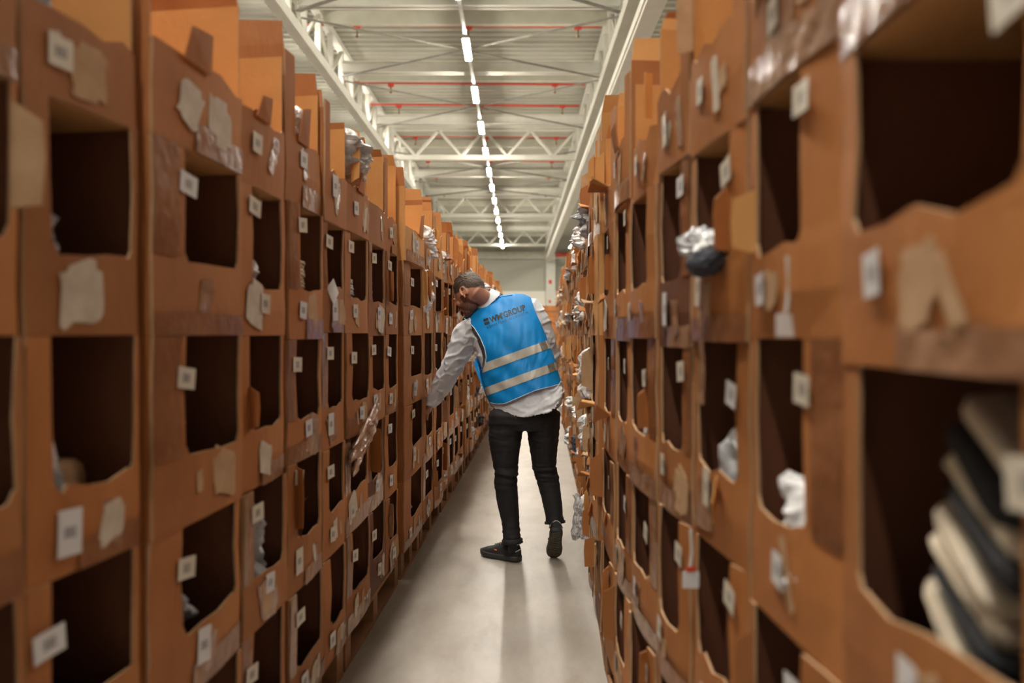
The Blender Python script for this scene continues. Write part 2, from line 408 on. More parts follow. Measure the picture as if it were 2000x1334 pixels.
class Box: pass
def make_box(side, ci, ri, u0, u1, z0, z1, rng, detail):
    T = LT if side == 'L' else RT
    Y0, Y1 = u0*UM, u1*UM
    off = tower_off[side].get(ci, 0) + rng.uniform(-.008,.008)
    X0, X1 = interp(T, u0)+off, interp(T, u1)+off
    if side == 'L':
        org = Vector((X0, Y0, z0)); a = Vector((X1-X0, Y1-Y0, 0))
    else:
        org = Vector((X1, Y1, z0)); a = Vector((X0-X1, Y0-Y1, 0))
    wd = a.length-.004; a.normalize(); up = Vector((0,0,1)); inn = up.cross(a)
    mt = Matrix((a, inn, up)).transposed().to_4x4(); mt.translation = org
    h = z1-z0-.0012; th = .006; dp = .55
    B = Box(); B.w = wd; B.h = h; B.dp = dp; B.side = side; B.mt = mt; B.u = (u0+u1)/2
    near = min(.09, .21*wd); far = min(.035, .1*wd)
    if (side, ci) == ('R',0): near, far = .05,.05
    if (side, ci) in (('R',1),): near = .13
    near *= rng.uniform(.8,1.15); far *= rng.uniform(.7,1.2)
    if (side, ci) == ('L',2): near = .145
    if (side, ci) == ('L',1): near, far = .065, .018
    if (side, ci) == ('L',0): far = .02
    if (side, ci) == ('L',9): near = .22
    sl, sr = (near, far) if side == 'L' else (far, near)
    top = ri == 4
    lip = h*(.38+rng.uniform(-.04,.05)) if not top else h*rng.uniform(.36,.48)
    if top and side == 'L' and ci < 2: lip = h*.35
    B.lip = lip; B.sl, B.sr = sl, sr
    bul = rng.uniform(.002,.012)*(1.5 if side == 'R' else 1)
    ph = rng.uniform(0,6)
    def Fr(x, z):   # front surface, bulging out a little
        return -bul*math.sin(math.pi*min(max(x/wd,0),1))*(1 if z > .01 else .3) - .002*math.sin(z*23+ph) + .002
    B.Fr = Fr
    m = MB()
    xs = sorted(set([0, sl, sl+.022, wd/2, wd-sr-.022, wd-sr, wd] + ([wd*.32, wd*.68] if detail > 1 else [])))
    if top:
        hs = h*rng.uniform(.9,1.0)
        zs = [0, lip*.5, lip]
        strips = rng.random() < .6 and not (side == 'L' and ci in (1,2))
        zs2 = [hs] if strips else []
    else:
        zs = [0, lip*.5, lip, lip+.022]; strips = True; zs2 = [(lip+h)/2, h]
    Z = zs + zs2
    wob = {}
    def V(i, j):
        if (i, j) in wob: return wob[(i, j)]
        x, z = xs[i], Z[j]
        jx = jz = 0
        if z >= lip-.001 and abs(z-lip) < .001 and 0 < i < len(xs)-1:
            jz = rng.uniform(-.012,.012)*(1 if not top else 1.6)
        if z > lip and xs[i] in (sl, wd-sr): jx = rng.uniform(-.006,.006)
        wob[(i, j)] = (x+jx, Fr(x, z), z+jz)
        return wob[(i, j)]
    faces = set()
    for i in range(len(xs)-1):
        for j in range(len(Z)-1):
            xm = (xs[i]+xs[i+1])/2; zm = (Z[j]+Z[j+1])/2
            if zm < lip: faces.add((i, j))
            elif strips and ((xm < sl and (not top or side == 'L')) or (xm > wd-sr and (not top or side == 'R'))):
                if Z[j+1] <= h+.001: faces.add((i, j))
    sh = Vector((0, th, 0))
    for (i, j) in faces:
        q = [Vector(V(i,j)), Vector(V(i+1,j)), Vector(V(i+1,j+1)), Vector(V(i,j+1))]
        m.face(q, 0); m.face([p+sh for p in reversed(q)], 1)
        for (di, dj, e) in ((0,-1,(0,1)),(1,0,(1,2)),(0,1,(2,3)),(-1,0,(3,0))):
            if (i+di, j+dj) not in faces:
                A, Bv = q[e[0]], q[e[1]]; m.face([Bv, A, A+sh, Bv+sh], 2)
    if not top:    # rounded lower corners of the cut-out
        for xa, xb in ((sl, sl+.022), (wd-sr, wd-sr-.022)):
            p = [Vector((xa, Fr(xa,lip), lip-.012)), Vector((xb, Fr(xb,lip), lip-.012)), Vector((xa, Fr(xa,lip+.022), lip+.022))]
            if xa > xb: p = [p[0], p[2], p[1]]
            m.face(p, 0); m.face([q+sh for q in reversed(p)], 1)
            m.face([p[1], p[2], p[2]+sh, p[1]+sh], 2) if xa < xb else m.face([p[1], p[2], p[2]+sh, p[1]+sh], 2)
    # side walls, back, bottom
    hL = hR = h
    if top:
        hL, hR = h*rng.uniform(.88,1.04), h*rng.uniform(.88,1.04)
    fy = th+.003
    def wall(x, hh, inner):
        n = 3
        tilt = rng.uniform(-.004,.004) if not top else 0
        z1_ = hh
        pts = [(x, fy, 0), (x, dp, 0), (x, dp, z1_*(.97 if top else 1)), (x, fy, z1_)]
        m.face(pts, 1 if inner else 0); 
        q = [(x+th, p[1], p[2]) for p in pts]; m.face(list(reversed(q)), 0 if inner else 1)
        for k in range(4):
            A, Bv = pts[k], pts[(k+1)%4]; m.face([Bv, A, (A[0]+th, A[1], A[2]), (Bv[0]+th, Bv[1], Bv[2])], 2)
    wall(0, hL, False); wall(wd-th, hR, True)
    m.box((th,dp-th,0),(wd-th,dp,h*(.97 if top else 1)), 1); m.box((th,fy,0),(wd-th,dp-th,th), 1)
    dark = rng.random() < .10
    root = m.build('cardboard_box', [M['card_brown_shaded' if dark else ('card_pale_lit' if rng.random() < (.4 if side == 'R' and ci > 6 else (.2 if ci > 8 else 0)) else 'card')], M['card_pale_lit'] if top else M['card_brown_shaded'], M['card_pale']])  # inner walls: lit tone in the top row, painted shade in rows below
    root.matrix_world = mt
    B.o = root; B.top = top; B.parts = []
    def part(mbb, name, mt_, x=0, z=0, rot=0, dy=0, mesh=None, label=None):
        o = D.objects.new(name, mesh if mesh else mbb.mesh(name, [mt_])); COL.objects.link(o); o.parent = root
        o.location = (x, (Fr(x, z) - .0015 + dy), z); o.rotation_euler = (0, rot, 0)
        if label: o['label'] = label
        return o
    B.part = part
    # tag near the upper corner of the strip next to the camera
    cx = (sl+.006) if side == 'L' else (wd-sr-.006)
    if not top and detail > 0 and rng.random() < .9:
        kk = 'label' if rng.random() < .75 else 'label_white'
        part(None, 'label', None, cx+rng.uniform(-.03,.01)*(1 if side == 'L' else -1), h-rng.uniform(.05,.12), rng.uniform(-.16,.16), mesh=label_mesh(kk,.075,.052))
    if detail > 0 and rng.random() < .85:
        part(None, 'label', None, wd*rng.uniform(.22,.5), lip*rng.uniform(.5,.75), rng.uniform(-.1,.1), mesh=label_mesh('label_white' if rng.random() < .6 else 'label',.058,.06 if rng.random() < .7 else .09))
    if detail > 0:
        for k in range(rng.choice((1,1,2,2) if ci < 9 else (2,2,3,4))):
            w_, h_ = rng.uniform(.06,.16), rng.uniform(.05,lip*.75)
            w_ = w_ if rng.random() < .5 else rng.uniform(.03,.06); h_ = max(h_, w_); pm = patch_mesh(rng, min(w_, wd*.4), h_)
            o = part(pm, 'torn_paper', M[rng.choice(('card_pale','card_pale','pale_paper','film'))], wd*rng.uniform(.25,.8), lip*rng.uniform(.42,.6), rng.uniform(-.3,.3), -.0004*k)
        if rng.random() < .5:
            # strip of tape over the seam
            tm = MB(); z0_, z1_ = (0.0, rng.uniform(.05,.085)); K = 8; x0_ = rng.choice((0, 0, wd*.4)); x1_ = wd
            for i in range(K):
                xa = x0_+(x1_-x0_)*i/K; xb = x0_+(x1_-x0_)*(i+1)/K
                tm.face([(xa,Fr(xa,z0_+.02)-.0022,z0_),(xb,Fr(xb,z0_+.02)-.0022,z0_),(xb,Fr(xb,z1_)-.0022+rng.uniform(-.001,.0005),z1_+rng.uniform(-.004,.004)),(xa,Fr(xa,z1_)-.0022,z1_)])
            o = D.objects.new('tape', tm.mesh('tape',[M[rng.choice(('tape','tape','film'))]])); COL.objects.link(o); o.parent = root
    # vertical tape or film on the near strip
    if detail > 0 and not top and rng.random() < .35:
        tm = MB(); K = 6; x0_, x1_ = (0.0, sl*.8) if side == 'L' else (wd-sr*.8, wd)
        for i in range(K):
            za = lip+(h-lip)*i/K; zb = lip+(h-lip)*(i+1)/K
            tm.face([(x0_,Fr(x0_,za)-.002,za),(x1_+rng.uniform(-.004,.0),Fr(x1_,za)-.003,za),(x1_,Fr(x1_,zb)-.003,zb),(x0_,Fr(x0_,zb)-.002,zb)])
        o = D.objects.new('tape', tm.mesh('tape',[M[rng.choice(('tape','tape','film'))]])); COL.objects.link(o); o.parent = root
    # loose flaps
    nfl = 0
    if side == 'R' and ci > 5: nfl = rng.choice((1,2,2,3))
    elif side == 'R': nfl = rng.choice((0,0,1))
    elif ci > 7: nfl = rng.choice((0,1,1))
    else: nfl = rng.choice((0,0,0,1))
    if (side, ci) in (('L',10),('L',9),('L',11)) and ri in (1,2): nfl = 0
    for k in range(nfl):
        fm = MB(); kind = rng.choice(('strip','strip','lip','shred'))
        if kind == 'strip':     # upright flap folded out beside the opening
            x = rng.choice((sl, wd-sr)); ln = rng.uniform(.03,.065); zA = lip+rng.uniform(0,.05); zB = zA+rng.uniform(.12,.30)
            zB = min(zB, h-.01); an = rng.uniform(.5,1.3)*(1 if x < wd/2 else -1)
            dx, dy = math.cos(an)*ln*(1 if x < wd/2 else -1), -abs(math.sin(an))*ln
            dx = ln*math.cos(abs(an))*(1 if x < wd/2 else -1)*-.5
            P = [(x,0,zA),(x+dx,dy,zA+rng.uniform(-.01,.02)),(x+dx*1.1,dy*1.1,(zA+zB)/2),(x+dx,dy,zB-rng.uniform(0,.04)),(x,0,zB)]
        elif kind == 'lip':
            x = wd*rng.uniform(.2,.6); wl = wd*rng.uniform(.15,.3); ln = rng.uniform(.03,.07)
            P = [(x,-.002,lip),(x+wl,-.002,lip-.004),(x+wl*.9,-ln,lip+rng.uniform(-.04,.05)),(x+wl*.4,-ln*1.2,lip+rng.uniform(-.04,.04)),(x+wl*.1,-ln*.8,lip+.01)]
        else:
            x = wd*rng.uniform(.1,.7); z = lip*rng.uniform(.6,1); s = rng.uniform(.02,.05)
            P = [(x,-.003,z),(x+s,-s*.5,z+s),(x+s*1.4,-s*.9,z-s*.4),(x+s*.7,-s*.6,z-s*1.6)]
        P = [Vector(p) for p in P]; nr = (P[1]-P[0]).cross(P[2]-P[0]).normalized()*.004
        fm.face(P, 0); fm.face([p+nr for p in reversed(P)], 0)
        for A, Bv in zip(P, P[1:]+P[:1]): fm.face([Bv, A, A+nr, Bv+nr], 0)
        fm.build('flap', M[rng.choice(('card','card','card_pale_lit','card_pale','label_white' if kind == 'shred' else 'card'))], root)
    if top:
        # raised lid flaps standing on the side walls
        for k, x, hh in ((0, 0, hL), (1, wd-th, hR)):
            if rng.random() < .75:
                ex = rng.uniform(.04,.12) if side == 'L' else rng.uniform(.03,.1)
                y1_ = dp*rng.uniform(.45,.95)
                fm = MB(); le = rng.uniform(-.02,.02)
                pts = [(x+.001,fy+.002,hh),(x+.001,y1_,hh*.985),(x+le,y1_-.015,hh+ex),(x+le,fy+.012,hh+ex*rng.uniform(.7,1))]
                fm.face(pts); q = [(p[0]+.004,p[1],p[2]) for p in pts]; fm.face(list(reversed(q)))
                for A, Bv in zip(pts, pts[1:]+pts[:1]): fm.face([Bv, A, (A[0]+.004,A[1],A[2]), (Bv[0]+.004,Bv[1],Bv[2])])
                fm.build('lid_flap', M['card' if rng.random() < .7 else 'card_pale_lit'], root)
        if rng.random() < .6:
            xx = wd*rng.uniform(.2,.6)
            fm = MB(); hz = rng.uniform(.06,.16)
            pts = [(xx,0,lip-.01),(xx+wd*.28,0,lip-.012),(xx+wd*.26,-.01,lip+hz),(xx+.01,-.015,lip+hz*.8)]
            pts = [(p[0], Fr(p[0],lip)+p[1]-.004, p[2]) for p in pts]
            fm.face(pts); fm.face([(p[0],p[1]-.004,p[2]) for p in reversed(pts)])
            for A, Bv in zip(pts, pts[1:]+pts[:1]): fm.face([Bv, A, (A[0],A[1]-.004,A[2]), (Bv[0],Bv[1]-.004,Bv[2])])
            fm.build('flap', M['card' if rng.random() < .6 else 'card_pale_lit'], root)
    return B

tower_off = {'L': {9:.02,10:.018,11:.016,0:0,2:.012,3:.006,4:.0,7:-.01,8:-.01}, 'R': {}}
_r = random.Random(5)
for k in range(12, 60): tower_off['L'][k] = .012*math.sin(k//4*2.1)
for k in range(7, 60): tower_off['R'][k] = .02*math.sin((k-9)//4*1.7)
tower_off['R'][0] = -.01
boxes = {}
def phrase(side, ci, ri):
    rk = 'left rack' if side == 'L' else 'right rack'
    lim = 18 if side == 'L' else 19
    if ci < lim: return '%s of %s stack of %s' % (ROWN[ri], ORD[ci], rk)
    return '%s in far part of %s' % (ROWN[ri], rk)
adj = {}
for side, cols, seams in (('L', left_cols, SEAM_L), ('R', right_cols, SEAM_R)):
    for ci, (u0, u1) in enumerate(cols):
        rng = random.Random(1000*(side == 'R')+ci*17+3)
        zz = [seams[0]] + [s + rng.uniform(-.014,.014) for s in seams[1:]]
        if side == 'R' and ci == 0: zz = [.16,.55,.96,1.455,1.90]
        if side == 'R' and ci == 1: zz = [.16,.55,.965,1.49,1.95]
        if side == 'L' and ci < 2: zz = [.16,.58,1.03,1.495,1.95]
        tp = zz[4] + rng.uniform(.45,.54)
        if side == 'R' and ci in (0,1,2): tp = zz[4]+.5
        if side == 'R' and ci in (3,4): tp = zz[4]+.46
        if ci > 22: tp -= .03
        zz.append(tp)
        for ri in range(5):
            detail = 2 if (u0 < 2.4) else (1 if u0 < 7 else 0)
            if detail == 0 and ri >= 0: detail = 1 if (ri+ci) % 2 else 0
            B = make_box(side, ci, ri, u0, u1, zz[ri], zz[ri+1], rng, detail)
            B.phrase = phrase(side, ci, ri); boxes[(side, ci, ri)] = B
            lim = 18 if side == 'L' else 19
            adjv = 'open-topped' if ri == 4 else 'open-fronted'
            if ci < lim:
                tag(B.o, '%s cardboard box in %s, %s stack from camera, %s' % (adjv, 'left rack' if side == 'L' else 'right rack', ORD[ci], ROWN[ri]), 'box', 'cardboard boxes of the %s rack' % ('left' if side == 'L' else 'right'))
            else:
                tag(B.o, 'small distant %s cardboard box in %s of %s, beyond the nearer stacks' % (adjv, ROWN[ri], 'left rack' if side == 'L' else 'right rack'), 'box', 'distant boxes in the %s of the %s rack' % (ROWN[ri], 'left' if side == 'L' else 'right'))

# ---------------------------------------------------------------- pallets under the towers
def make_pallet(side, u0, u1, n, label, group):
    T = LT if side == 'L' else RT
    sg = 1 if side == 'L' else -1
    Y0, Y1 = u0*UM, u1*UM; X0, X1 = interp(T, u0), interp(T, u1)
    org = Vector((X0-sg*.006, Y0, 0)); a = Vector((X1-X0, Y1-Y0, 0)); L = a.length-.02; a.normalize()
    if side == 'R': org = Vector((X1-sg*.006, Y1, 0)); a = -a
    up = Vector((0,0,1)); inn = up.cross(a); mt = Matrix((a, inn, up*1.15)).transposed().to_4x4(); mt.translation = org
    o = empty('pallet'); o.matrix_world = mt; tag(o, label, 'pallet', group)
    dp = .78
    for k in range(3):
        y = (0, dp/2-.05, dp-.1)[k]
        m = MB(); m.box((0,y,0),(L,y+.1,.018)); m.build('bottom_board', M['wood'], o)
    for i in range(3):
        for k in range(3):
            y = (0, dp/2-.05, dp-.1)[k]; x = (0, L/2-.05, L-.1)[i]
            m = MB(); m.box((x,y,.018),(x+.1,y+.1,.098)); m.build('block', M['wood'], o)
    m = MB()
    for i in range(3):
        x = (0, L/2-.05, L-.1)[i]; m.box((x,0,.098),(x+.1,dp,.117))
    m.build('stringer_boards', M['wood'], o)
    m = MB(); nb = 6
    for k in range(nb):
        y = (dp-.1)*k/(nb-1); m.box((0,y,.117),(L,y+.1,.136))
    m.build('deck_boards', M['wood'], o)
spans = {'L': [(.66,.922),(.926,1.14),(1.16,1.735),(1.76,2.25),(2.26,3.06),(3.11,3.55),(3.56,4.22)], 'R': [(.45,1.03),(1.045,1.74),(1.76,2.28),(2.29,2.9)]}
for side, cols, s in (('L', left_cols, 12), ('R', right_cols, 9)):
    for k in range(s, len(cols), 2):
        e = min(k+1, len(cols)-1); spans[side].append((cols[k][0], cols[e][1]))
for side in 'LR':
    for k, (a, b) in enumerate(spans[side]):
        rk = 'left' if side == 'L' else 'right'
        if k < 10: make_pallet(side, a, b, 3, 'wooden pallet on the floor under the %s rack, %s from the camera' % (rk, ORD[k]), 'pallets under the %s rack' % rk)
        else: make_pallet(side, a, b, 3, 'small distant wooden pallet under the far end of the %s rack' % rk, 'distant pallets under the %s rack' % rk)

# ---------------------------------------------------------------- things in and on the boxes
def crumple(seed, size, amp=.35, sub=4, fr=2.2):
    bm = bmesh.new(); bmesh.ops.create_icosphere(bm, subdivisions=sub, radius=1)
    for v in bm.verts:
        p = v.co.copy(); q = p*fr + Vector((seed*3.1, seed*1.7, 0))
        d_ = noise.voronoi(q*.9)[0]; d2 = noise.voronoi(q*2.1+Vector((4,4,4)))[0]
        s = 1 + amp*(.7*(d_[1]-d_[0])-.25) + amp*.45*(.6*(d2[1]-d2[0])-.2) + .25*noise.noise(p*1.3+Vector((seed,0,0)))
        v.co = Vector((p.x*s*size[0]/2, p.y*s*size[1]/2, p.z*s*size[2]/2))
    me = D.meshes.new('crumpled'); bm.to_mesh(me); bm.free()
    zmin = min(v.co.z for v in me.vertices); me.transform(Matrix.Translation((0,0,-zmin)))
    return me
def pillow(seed, size, amp=.35, n=18):
    """a crumpled flat bag: two skins, pinched edges, creased all over"""
    m = MB(); sk = random.Random(int(seed*977)); sh = sk.uniform(-.25,.25); tp_ = sk.uniform(.6,1.1)
    def pt(i, j, side):
        a = -1+2*i/n; b = -1+2*j/n
        ea = noise.noise(Vector((seed*3, b*2.2, 1)))*.35; eb = noise.noise(Vector((a*2.2, seed*5, 2)))*.35
        q = Vector((a*1.6+seed, b*1.6, seed*2+side*5)); d_ = noise.voronoi(q*1.3)[0]; d2 = noise.voronoi(q*3)[0]
        c = (d_[1]-d_[0])*.8+(d2[1]-d2[0])*.4-.35
        prof = max(0, (1-a**4)*(1-b**4))**.55
        x = a*size[0]/2*(1+ea)*(1-(1-tp_)*(b+1)/2)+sh*b*size[0]/2; z = (b*(1+eb)+1)*size[2]/2
        x += noise.noise(q*1.9)*.05*size[0]*(1 if abs(a) < .99 else 1); y = side*prof*size[1]/2*(.8+amp*c*2) + noise.noise(Vector((a*1.5,b*1.5,seed)))*size[1]*.3
        return (x, y, max(z, 0))
    for side in (-1, 1):
        for i in range(n):
            for j in range(n):
                q = [pt(i,j,side),pt(i+1,j,side),pt(i+1,j+1,side),pt(i,j+1,side)]
                m.face(q if side < 0 else list(reversed(q)))
    me = m.mesh('bag', [M['poly']])
    b = bmesh.new(); b.from_mesh(me); bmesh.ops.remove_doubles(b, verts=b.verts, dist=1e-5); b.to_mesh(me); b.free(); return me
def place(me, name, mats, B, x, y, z, label, cat, rot=0, group=None, tilt=0):
    me.materials.clear()
    for m_ in mats: me.materials.append(m_)
    o = D.objects.new(name, me); COL.objects.link(o)
    o.matrix_world = B.mt @ Matrix.Translation((x, y, z)) @ Matrix.Rotation(rot, 4, 'Z') @ Matrix.Rotation(tilt, 4, 'Y')
    return tag(o, label, cat, group)
def fold_mesh(w_, d_, h_, rng):
    """a folded textile: rounded slab with soft layers"""
    m = MB(); n = 24; rings = []
    for z, s in ((0,.9),(h_*.12,1),(h_*.3,1.01),(h_*.42,.985),(h_*.5,.95),(h_*.58,.99),(h_*.8,1.0),(h_*.93,.97),(h_,.86)):
        r = []
        for k in range(n):
            a = 2*math.pi*k/n; c, s_ = math.cos(a), math.sin(a)
            x = math.copysign(abs(c)**.35, c)*w_/2*s; y = math.copysign(abs(s_)**.35, s_)*d_/2*s
            r.append((x+rng.uniform(-.002,.002), y+rng.uniform(-.002,.002), z+.004*math.sin(3*a)))
        rings.append(r)
    m.loft(rings); return m.mesh('folded', [M['black']], True)
def B_(s, c, r): return boxes[(s, c, r)]
def in_box(s, c, r, kind, lab, matk, size, fx=.5, fy=.14, seed=1, dz=0, rot=0, tilt=0, amp=.35, cat='plastic bag'):
    B = B_(s, c, r); xf = fx if s == 'L' else 1-fx
    if r < 4 and dz == 0: size = (size[0], size[1], max(size[2]+.05, B.lip+.07))
    me = crumple(seed, size, amp) if kind in ('silver_bag','folded_garment') or matk == 'black' else pillow(seed, size, amp)
    return place(me, kind, [M[matk]], B, B.w*xf, fy, .008+dz, lab, cat, rot, None, tilt)
# left rack
in_box('L',1,3,'plastic_bag','dark shiny bag edge lying in nearest wide open box, fourth row up, left rack','poly_grey',(.20,.2,.20),.45,.16,2)
in_box('L',1,2,'plastic_bag','small white plastic bag at the middle row box lip beside the nearest left post','poly',(.12,.1,.19),.33,.075,3)
B = B_('L',1,2); place(fold_mesh(.2,.26,.19,random.Random(2)),'paper_parcel',[M['card_pale']],B,B.w*.62,.22,.008,'brown paper parcel filling the middle row box beside the nearest left post','parcel')
in_box('L',2,2,'plastic_bag','crinkled clear bag in the middle row box just right of the nearest left post','poly_grey',(.16,.14,.28),.33,.09,4,amp=.5)
in_box('L',2,1,'plastic_bag','grey wrapped garment low in second row box right of the nearest left post','poly_grey',(.3,.22,.2),.5,.16,5)
in_box('L',3,3,'plastic_bag','clear crinkled bag on the lip of the fourth row box, fourth stack, left rack','poly',(.13,.12,.24),.4,.085,6,amp=.5)
in_box('L',3,1,'plastic_bag','black and white wrapped bag bulging from second row box, fourth stack, left rack','poly_grey',(.24,.2,.29),.55,.12,7,amp=.5)
B = B_('L',4,3)
for k in range(7):
    place(fold_mesh(.17,.2,.012,random.Random(k)),'folded_envelope',[M['cream']],B,B.w*.48+.004*(k%2),.125,.19+.0145*k if k else .19,'cream envelope in the small pile, fourth row box, fifth stack, left rack, %s' % ['lowest','second up','third up','fourth up','fifth up','sixth up','topmost'][k],'envelope',.05*(k%3),'cream envelopes in a pile')
place(fold_mesh(.22,.24,.178,random.Random(4)),'folded_garment',[M['black']],B,B.w*.48,.135,.008,'black folded garment under the cream envelopes in the fifth stack of the left rack','garment')
in_box('L',5,3,'plastic_bag','small dark bag low in the fourth row box, sixth stack, left rack','black',(.18,.16,.2),.5,.12,8)
B = B_('L',6,3)
for k in range(9):
    place(fold_mesh(.19,.2,.026,random.Random(k+20)),'folded_shirt',[M['poly' if k%3 else 'poly_grey']],B,B.w*.42+.006*(k%2),.125,.008+.0275*k,'pale folded garment in tall pile in seventh stack of the left rack, %s' % ['lowest','second up','third up','fourth up','fifth up','sixth up','seventh up','eighth up','topmost'][k],'garment',.06*(k%3-1),'pale folded garments in a tall pile')
in_box('L',7,3,'plastic_bag','dark bag with white print leaning in the fourth row box, eighth stack, left rack','poly_grey',(.2,.2,.32),.45,.13,9,amp=.5)
in_box('L',9,0,'plastic_bag','clear bag peeping over the lip of the bottom row box, tenth stack, left rack','poly_grey',(.2,.12,.22),.55,.09,10)
in_box('L',10,3,'packing_paper','crumpled white paper hanging out of the fourth row box, eleventh stack, left rack','poly',(.24,.14,.36),.3,.03,11,dz=.1,amp=.6,cat='paper')
in_box('L',11,2,'plastic_bag','small white bag in the middle row box, twelfth stack, left rack','poly',(.16,.14,.22),.55,.09,12)
# top row of the left rack
in_box('L',1,4,'plastic_bag','black and silver wrapped bundle in the nearest top row box of left rack','poly_grey',(.24,.26,.36),.35,.2,13,amp=.4)
in_box('L',4,4,'paper_wad','pinkish white crumpled paper on lip of top row box, fifth stack, left rack','poly',(.15,.10,.20),.42,.035,14,dz=.15,amp=.5,cat='paper')
in_box('L',6,4,'plastic_bag','shiny clear bag with navy cloth sticking out of top box, seventh stack, left rack','silver',(.24,.20,.17),.3,.03,15,dz=.26,amp=.5,tilt=.3)
in_box('L',6,4,'folded_garment','navy garment under the shiny bag in the top box, seventh stack, left rack','navy',(.2,.2,.24),.4,.14,16,dz=.005,cat='garment')
in_box('L',10,4,'plastic_bag','white crinkled bag bulging over top box lip, eleventh stack, left rack','poly',(.24,.18,.24),.6,.04,17,dz=.08,amp=.55)
in_box('L',12,4,'plastic_bag','white bag on the lip of the top row box, thirteenth stack, left rack','poly',(.2,.14,.16),.6,.04,18,dz=.1,amp=.55)
B = B_('L',6,1); me = pillow(51, (.50,.05,.13), .6, 24)
place(me,'film_strip',[M['film']],B,B.w*.6,-.035,B.h-.07,'crumpled strip of brown film hanging across the seventh stack of the left rack','film',0,None,-.35)
# right rack
in_box('R',2,3,'silver_bag','shiny silver bag with navy end hanging over fourth row box lip, right rack','silver',(.165,.11,.10),.50,-.03,21,dz=.145,amp=.55)
B = B_('R',2,3); place(crumple(22,(.09,.09,.06),.3),'navy_bundle',[M['navy']],B,B.w*.70,-.05,.14,'small navy bundle beside the shiny silver bag on the right rack','bundle')
m = MB()
for i in range(10):
    z0_ = .155-.03*i; z1_ = z0_-.03; a0 = .004*math.sin(i*1.1); a1 = .004*math.sin((i+1)*1.1)
    m.box((-.013+a0,-.002,z1_),(.013+a0,.0,z0_))
place(m.mesh('strip',[M['film']]),'hanging_tape',[M['film']],B,B.w*.42,-.022,.0,'torn strip of tape hanging below the shiny silver bag on right rack','tape')
in_box('R',1,2,'plastic_bag','white crumpled plastic bag on the lip of middle row box, second stack, right rack','poly',(.20,.13,.17),.52,.055,23,amp=.45)
in_box('R',2,2,'silver_bag','round silver bag on the lip of middle row box, third stack, right rack','silver',(.16,.14,.24),.55,.08,24,amp=.3)
B = B_('R',0,2)
rg = random.Random(8)
for k in range(8):
    me = fold_mesh(.17,.25,.022,rg)
    nm = ['lowest','second up','third up','fourth up','fifth up','sixth up','seventh up','topmost'][k]
    place(me,'folded_garment',[M['cream' if k in (0,2,3,5,7) else 'black']],B,B.w*.46+.012*math.sin(k*2)+.010*k,.155,.17+.034*k,'%s folded garment in tilted pile in nearest right-hand box, %s' % ('cream' if k in (0,2,3,5,7) else 'black', nm),'garment',.1*(k%3-1),'folded garments in the nearest right-hand box',.62)
place(fold_mesh(.30,.3,.11,rg),'folded_garment',[M['black']],B,B.w*.5,.17,.008,'thick black garment at the bottom of the nearest right-hand box','garment')
in_box('R',4,2,'plastic_bag','small white tagged bag in middle row box, fifth stack, right rack','poly',(.14,.12,.2),.5,.07,25)
in_box('R',9,4,'plastic_bag','black and white wrapped bag tied to the top box, tenth stack, right rack','poly_grey',(.26,.16,.2),.5,-.02,26,dz=.12,amp=.6)
in_box('R',11,4,'plastic_bag','white bag knotted over the lip of top box, twelfth stack, right rack','poly',(.26,.16,.16),.5,-.03,27,dz=.13,amp=.6)
in_box('R',8,2,'plastic_bag','white bag with black goods hanging from middle row box, ninth stack, right rack','poly',(.24,.14,.26),.5,-.02,28,dz=.14,amp=.5)
in_box('R',9,2,'plastic_bag','black goods in clear bag at middle row box, tenth stack, right rack','poly_grey',(.22,.12,.2),.5,-.01,29,dz=.14,amp=.5)
in_box('R',11,1,'plastic_bag','white bag poking from second row box, twelfth stack, right rack','poly',(.2,.14,.24),.5,.02,30,dz=.1,amp=.5)
in_box('R',12,3,'plastic_bag','white bag poking from fourth row box, thirteenth stack, right rack','poly',(.22,.14,.24),.5,.0,31,dz=.1,amp=.55)
# brown inner box standing in a lower right-hand box
def carton(B, x0, x1, y0, y1, h_, label):
    m = MB(); m.box((x0,y0,.008),(x1,y1,h_))
    m.face([(x0,y0,h_),(x1,y0,h_),(x1-.01,y0-.03,h_+.03),(x0+.02,y0-.025,h_+.035)]); m.face([(x0,y0,h_+.001),(x0+.02,y0-.025,h_+.036),(x1-.01,y0-.03,h_+.031),(x1,y0,h_+.001)])
    o = m.build('small_carton', M['card_brown_shaded']); o.matrix_world = B.mt; return tag(o, label, 'box')
B = B_('R',2,1); carton(B, B.w*.2, B.w*.82, .055, .3, .30, 'brown closed carton standing inside second row box, third stack, right rack')
B = B_('L',4,1); carton(B, B.w*.3, B.w*.85, .06, .3, .26, 'brown closed carton standing inside second row box, fifth stack, left rack')
B = B_('L',1,0); carton(B, B.w*.25, B.w*.9, .06, .3, .24, 'brown closed carton standing inside bottom row box beside the nearest left post')
